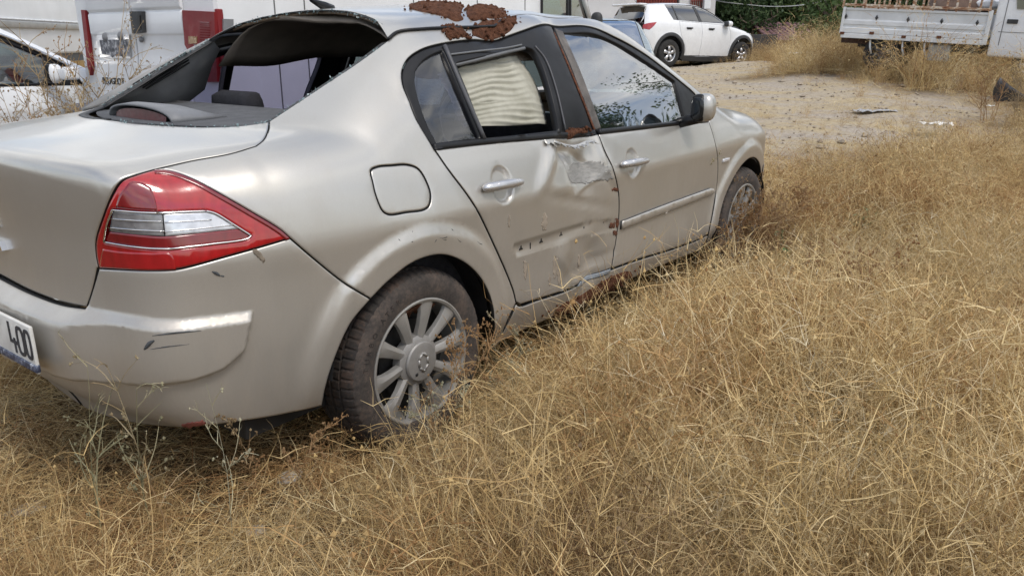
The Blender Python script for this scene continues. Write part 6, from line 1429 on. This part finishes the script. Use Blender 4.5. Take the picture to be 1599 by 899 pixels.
def scrap(px, w_, d_, label, mat, name, seed, lift=.02, crump=1.):
    r2 = np.random.default_rng(seed); rows = [[((i/7-.5)*w_+r2.normal(0, w_*.02), (j/5-.5)*d_+r2.normal(0, d_*.03), (.035*r2.normal()+.05*math.sin(i*1.7+j*2.1))*w_*crump) for j in range(6)] for i in range(8)]
    o = sheet(name, rows, mat, None, .002, False); p = gpos(px); o.location = (p[0], p[1], p[2]+lift); o.rotation_euler = (0, 0, YAW-math.pi/2+.2); return tag(o, label, 'litter')
scrap((1457, 212), .36, .30, 'crumpled white paper in the straw at the right', PAPER, 'paper_scrap', 1, .16); scrap((1365, 176), .62, .30, 'flat grey plastic sheet on the bare ground', simple('grey_sheet', (.36, .37, .39), .4, 0, .1, 6), 'plastic_sheet', 2, .03, .35)
scrap((1241, 104), .34, .2, 'small white scrap in the grass ahead of the suv', PAPER, 'paper_scrap', 3, .30); scrap((1541, 185), .12, .10, 'tiny white scrap under the black bumper fragment', PAPER, 'paper_scrap', 4, .18)
bf = []
for i in range(12):
    a = i/11; r_ = []
    for j in range(6):
        c_ = j/5; r_.append((a*.62-.05*math.sin(c_*3), .10*math.sin(a*2.4)+.05*math.cos(c_*3.1), (.34*(1-a)**1.3+.02)*(c_)+.02))
    bf.append(r_)
o = sheet('bumper_fragment', bf, simple('dirty_black_plastic', (.05, .05, .055), .5, 0, .4, 12), None, .006); p = gpos((1552, 178)); o.location = (p[0]-.1, p[1], p[2]+.16); o.rotation_euler = (0, 0, YAW-math.pi/2-.2); tag(o, 'torn black bumper fragment sticking up from the grass near the right edge', 'fragment')
# ------------------------------------------------------------------ trees
barkm = simple('bark', (.16, .125, .095), .9, 0, .35, 6, .6, 18)
def leaf_mat(name, stops):
    m = Mat(name); at2 = m.n('ShaderNodeAttribute'); at2.attribute_name = 'tone'; c = m.ramp(at2.outputs['Fac'], stops); m.set(base=c, rough=.6, spec=.3)
    tl = m.n('ShaderNodeBsdfTranslucent'); m.l(c, tl.inputs[0]); mx_ = m.n('ShaderNodeMixShader'); mx_.inputs[0].default_value = .3; m.l(m.b.outputs[0], mx_.inputs[1]); m.l(tl.outputs[0], mx_.inputs[2]); m.l(mx_.outputs[0], m.o.inputs[0]); return m.m
LEAF1 = leaf_mat('willow_leaf', [(.0, (.020, .040, .018)), (.5, (.050, .090, .034)), (1, (.105, .150, .060))]); LEAF2 = leaf_mat('bright_leaf', [(.0, (.030, .060, .018)), (.5, (.075, .125, .038)), (1, (.14, .18, .07))])
def tree(P, h_, rad, label, seed, mat, weeping=True, low=.25, n=1300, lsz=.20, group='trees behind the yard', name='weeping_tree'):
    r2 = np.random.default_rng(seed); root = empty(name, P, 0, label, 'tree', group); b = MB(); P0 = np.zeros(3); ends = []
    def limb(p, d, L, r_, lev):
        pts = [np.array(p)]; d = np.array(d, float); d /= np.linalg.norm(d)
        for i in range(5): d = d+r2.normal(0, .16, 3); d /= np.linalg.norm(d); pts.append(pts[-1]+d*L/5)
        b.tube([tuple(q) for q in pts], [r_*(1-.65*i/5) for i in range(6)], 6); 
        if lev < 2:
            for i in range(2, 6):
                for _ in range(2 if lev == 0 else 1):
                    a = r2.uniform(0, 6.28); limb(pts[i], d*.6+np.array([math.cos(a), math.sin(a), .25]), L*r2.uniform(.35, .6), r_*.42, lev+1)
        ends.extend(pts[2:])
    limb((0, 0, -.1), (r2.normal(0, .08), r2.normal(0, .08), 1), h_*.72, h_*.028+.05, 0); b.build('trunk', barkm, root, True)
    E_ = np.array(ends); v = []; f = []; tn = []
    def quad(c, d, w_, L, t_):
        s_ = np.cross(d, r2.normal(0, 1, 3)); s_ /= np.linalg.norm(s_)+1e-9; k = len(v); v.extend([tuple(c-s_*w_*.2), tuple(c+d*L*.45-s_*w_), tuple(c+d*L), tuple(c+d*L*.45+s_*w_)]); f.append((k, k+1, k+2, k+3)); tn.extend([t_]*4)
    for _ in range(n):
        if weeping:
            a = r2.uniform(0, 6.28); q = rad*math.sqrt(r2.random()); top = h_*(.45+.5*r2.random())*(1-.25*(q/rad)**2); c = np.array([q*math.cos(a), q*math.sin(a), top]); L = r2.uniform(.9, 3.2); t0_ = r2.uniform(0, .75); bot = max(low*r2.uniform(.6, 1.6), top-L*1.2)
            while c[2] > bot:
                d = np.array([r2.normal(0, .35), r2.normal(0, .35), -1.]); d /= np.linalg.norm(d); quad(c, d, lsz*.20, lsz*r2.uniform(.8, 1.5), min(1, t0_+r2.uniform(0, .25))); c = c+np.array([r2.normal(0, .04), r2.normal(0, .04), -lsz*r2.uniform(.5, .9)])
        else:
            e = E_[r2.integers(0, len(E_))]; cc = e+r2.normal(0, rad*.16, 3); t0_ = r2.uniform(0, .7)
            for _ in range(9): d = r2.normal(0, 1, 3); d[2] -= .3; d /= np.linalg.norm(d); quad(cc+r2.normal(0, .16, 3), d, lsz*.32, lsz*r2.uniform(.7, 1.3), min(1, t0_+r2.uniform(0, .3)))
    me = bpy.data.meshes.new('crown'); me.from_pydata(v, [], f); me.materials.append(mat); a = me.attributes.new('tone', 'FLOAT', 'POINT'); a.data.foreach_set('value', np.array(tn, np.float32)); me.update()
    o = bpy.data.objects.new('crown', me); COL.objects.link(o); o.parent = root; return root
def tp(u, D, z=None): P = at((u, 61), D); return (P[0], P[1], float(min(1.4, gz(P[0], P[1]))) if z is None else z)
tree(tp(1128, 36), 9, 2.6, 'dark weeping tree nearest the building corner', 1, LEAF1)
tree(tp(1175, 39), 10, 3.0, 'dark weeping tree above the low wall', 2, LEAF1)
tree(tp(1225, 37), 9.5, 2.7, 'dark weeping tree right above the tiled hut', 3, LEAF1)
tree(tp(1275, 41), 10, 3.0, 'weeping tree between the tiled hut and the truck tail', 4, LEAF1)
tree(tp(1330, 38), 9, 2.8, 'weeping tree rising behind the tail of the flatbed truck', 5, LEAF1)
tree(tp(1400, 42), 10, 3.2, 'weeping tree behind the middle of the stake sides', 6, LEAF1)
tree(tp(1480, 40), 9, 3.0, 'weeping tree behind the brown sack on the truck', 7, LEAF1)
tree(tp(1570, 41), 9, 3.2, 'weeping tree behind the truck cab', 8, LEAF1)
tree(tp(1060, 44), 10, 3.2, 'tree behind the building', 9, LEAF1)
tree(tp(1290, 27.5), 2.2, 1.0, 'bright leafy bush hanging over the tiled hut roof', 10, LEAF2, False, n=150, lsz=.16, name='bush', group='bushes by the hut')
tree(tp(1252, 31.5), 2.6, 1.1, 'green bush behind the hut roof', 11, LEAF2, False, n=150, lsz=.16, name='bush', group='bushes by the hut')
tree(tp(1182, 30.5), 2.3, 1.0, 'brownish bush just behind the front of the suv', 12, LEAF1, False, n=140, lsz=.15, name='bush', group='bushes by the hut')
for u, D_, lb in ((1160, 32.5, 'dark bush above the low wall at its left end'), (1192, 33, 'dark bush behind the right end of the low wall'), (1222, 33.5, 'dark bush right behind the tiles at the left of the hut'), (1262, 33, 'dark bush behind the right half of the hut'), (1300, 33.5, 'dark bush just left of the truck tail'), (1132, 33, 'dark bush beside the corner of the building')): tree(tp(u, D_), 3.0, 1.7, lb, u, LEAF1, False, n=330, lsz=.20, name='bush', group='dark bushes before the trees')
for u, D_, lb in ((1258, 34.5, 'pale thin bare trunk left of the thick one'), (1268, 34, 'pale thick bare trunk between hut and truck'), (1282, 35, 'greyish leaning bare trunk nearest the truck tail')):
    root = empty('bare_trunk', tp(u, D_), 0, lb, 'trunk', 'bare trunks'); b = MB(); r2 = np.random.default_rng(u); b.tube([(r2.normal(0, .06)*i, r2.normal(0, .05)*i, i*.9-.2) for i in range(7)], [.20, .17, .15, .13, .11, .09, .06], 8); b.build('trunk', simple('pale_bark', (.34, .27, .22), .9, 0, .25, 5, .5, 15) if 'pale_bark' not in bpy.data.materials else bpy.data.materials['pale_bark'], root, True)
# trees outside the picture on the right, seen only in the door glass
for azd, D_, h_, k, lb in ((-17, 19, 7.5, 0, 'leafy tree outside the frame mirrored in the middle of the front door glass'), (-25, 22, 9, 1, 'tall leafy tree outside the frame mirrored at the rear of the door glass'), (-9, 27, 9.5, 2, 'tallest leafy tree outside the frame, mirrored near the door mirror'), (-34, 20, 7, 3, 'shortest leafy tree outside the frame on the right')):
    a = R(azd); x, y = CAM[0]+D_*math.cos(a), CAM[1]+D_*math.sin(a); tree((x, y, float(min(1.4, gz(x, y)))), h_, 2.6, lb, 50+k, LEAF2, False, n=900, lsz=.15, name='leafy_tree', group='trees mirrored in the glass')
# overhead cable
b = MB(); c_ = [tuple(at(p, 30)) for p in crv([(1090, -8), (1122, 2), (1160, 7), (1200, 10.5), (1235, 10), (1268, 6), (1300, -2)], 6)]; b.tube(c_, .016, 5); tag(b.build('cable', simple('pale_cable', (.42, .44, .44), .6), None, True), 'thin pale overhead cable sagging before the dark trees', 'cable')

# pebbles and clods strewn over the bare yard: beyond counting
b = MB(); k = 0
while k < 1600:
    d_ = rng.uniform(8.5, 22); l_ = rng.uniform(-1.5, 7.5); x, y = CAM[0]+F2[0]*d_+R2[0]*l_, CAM[1]+F2[1]*d_+R2[1]*l_; k += 1
    if rng.random() > float(bare(x, y)): continue
    s_ = rng.uniform(.008, .03)*(1+1.6*(rng.random() < .06)); q = np.array([(1, 0, 0), (-1, 0, 0), (0, 1, 0), (0, -1, 0), (0, 0, .7), (0, 0, -.7)])*rng.uniform(.6, 1.3, (6, 3))*s_+[x, y, float(gz(x, y))+s_*.3]
    b.add([tuple(p_) for p_ in q], [(0, 2, 4), (2, 1, 4), (1, 3, 4), (3, 0, 4), (2, 0, 5), (1, 2, 5), (3, 1, 5), (0, 3, 5)])
tag(b.build('gravel', simple('clod', (.30, .25, .19), .95, 0, .45, 3), None, False, fix=False), kind='stuff')
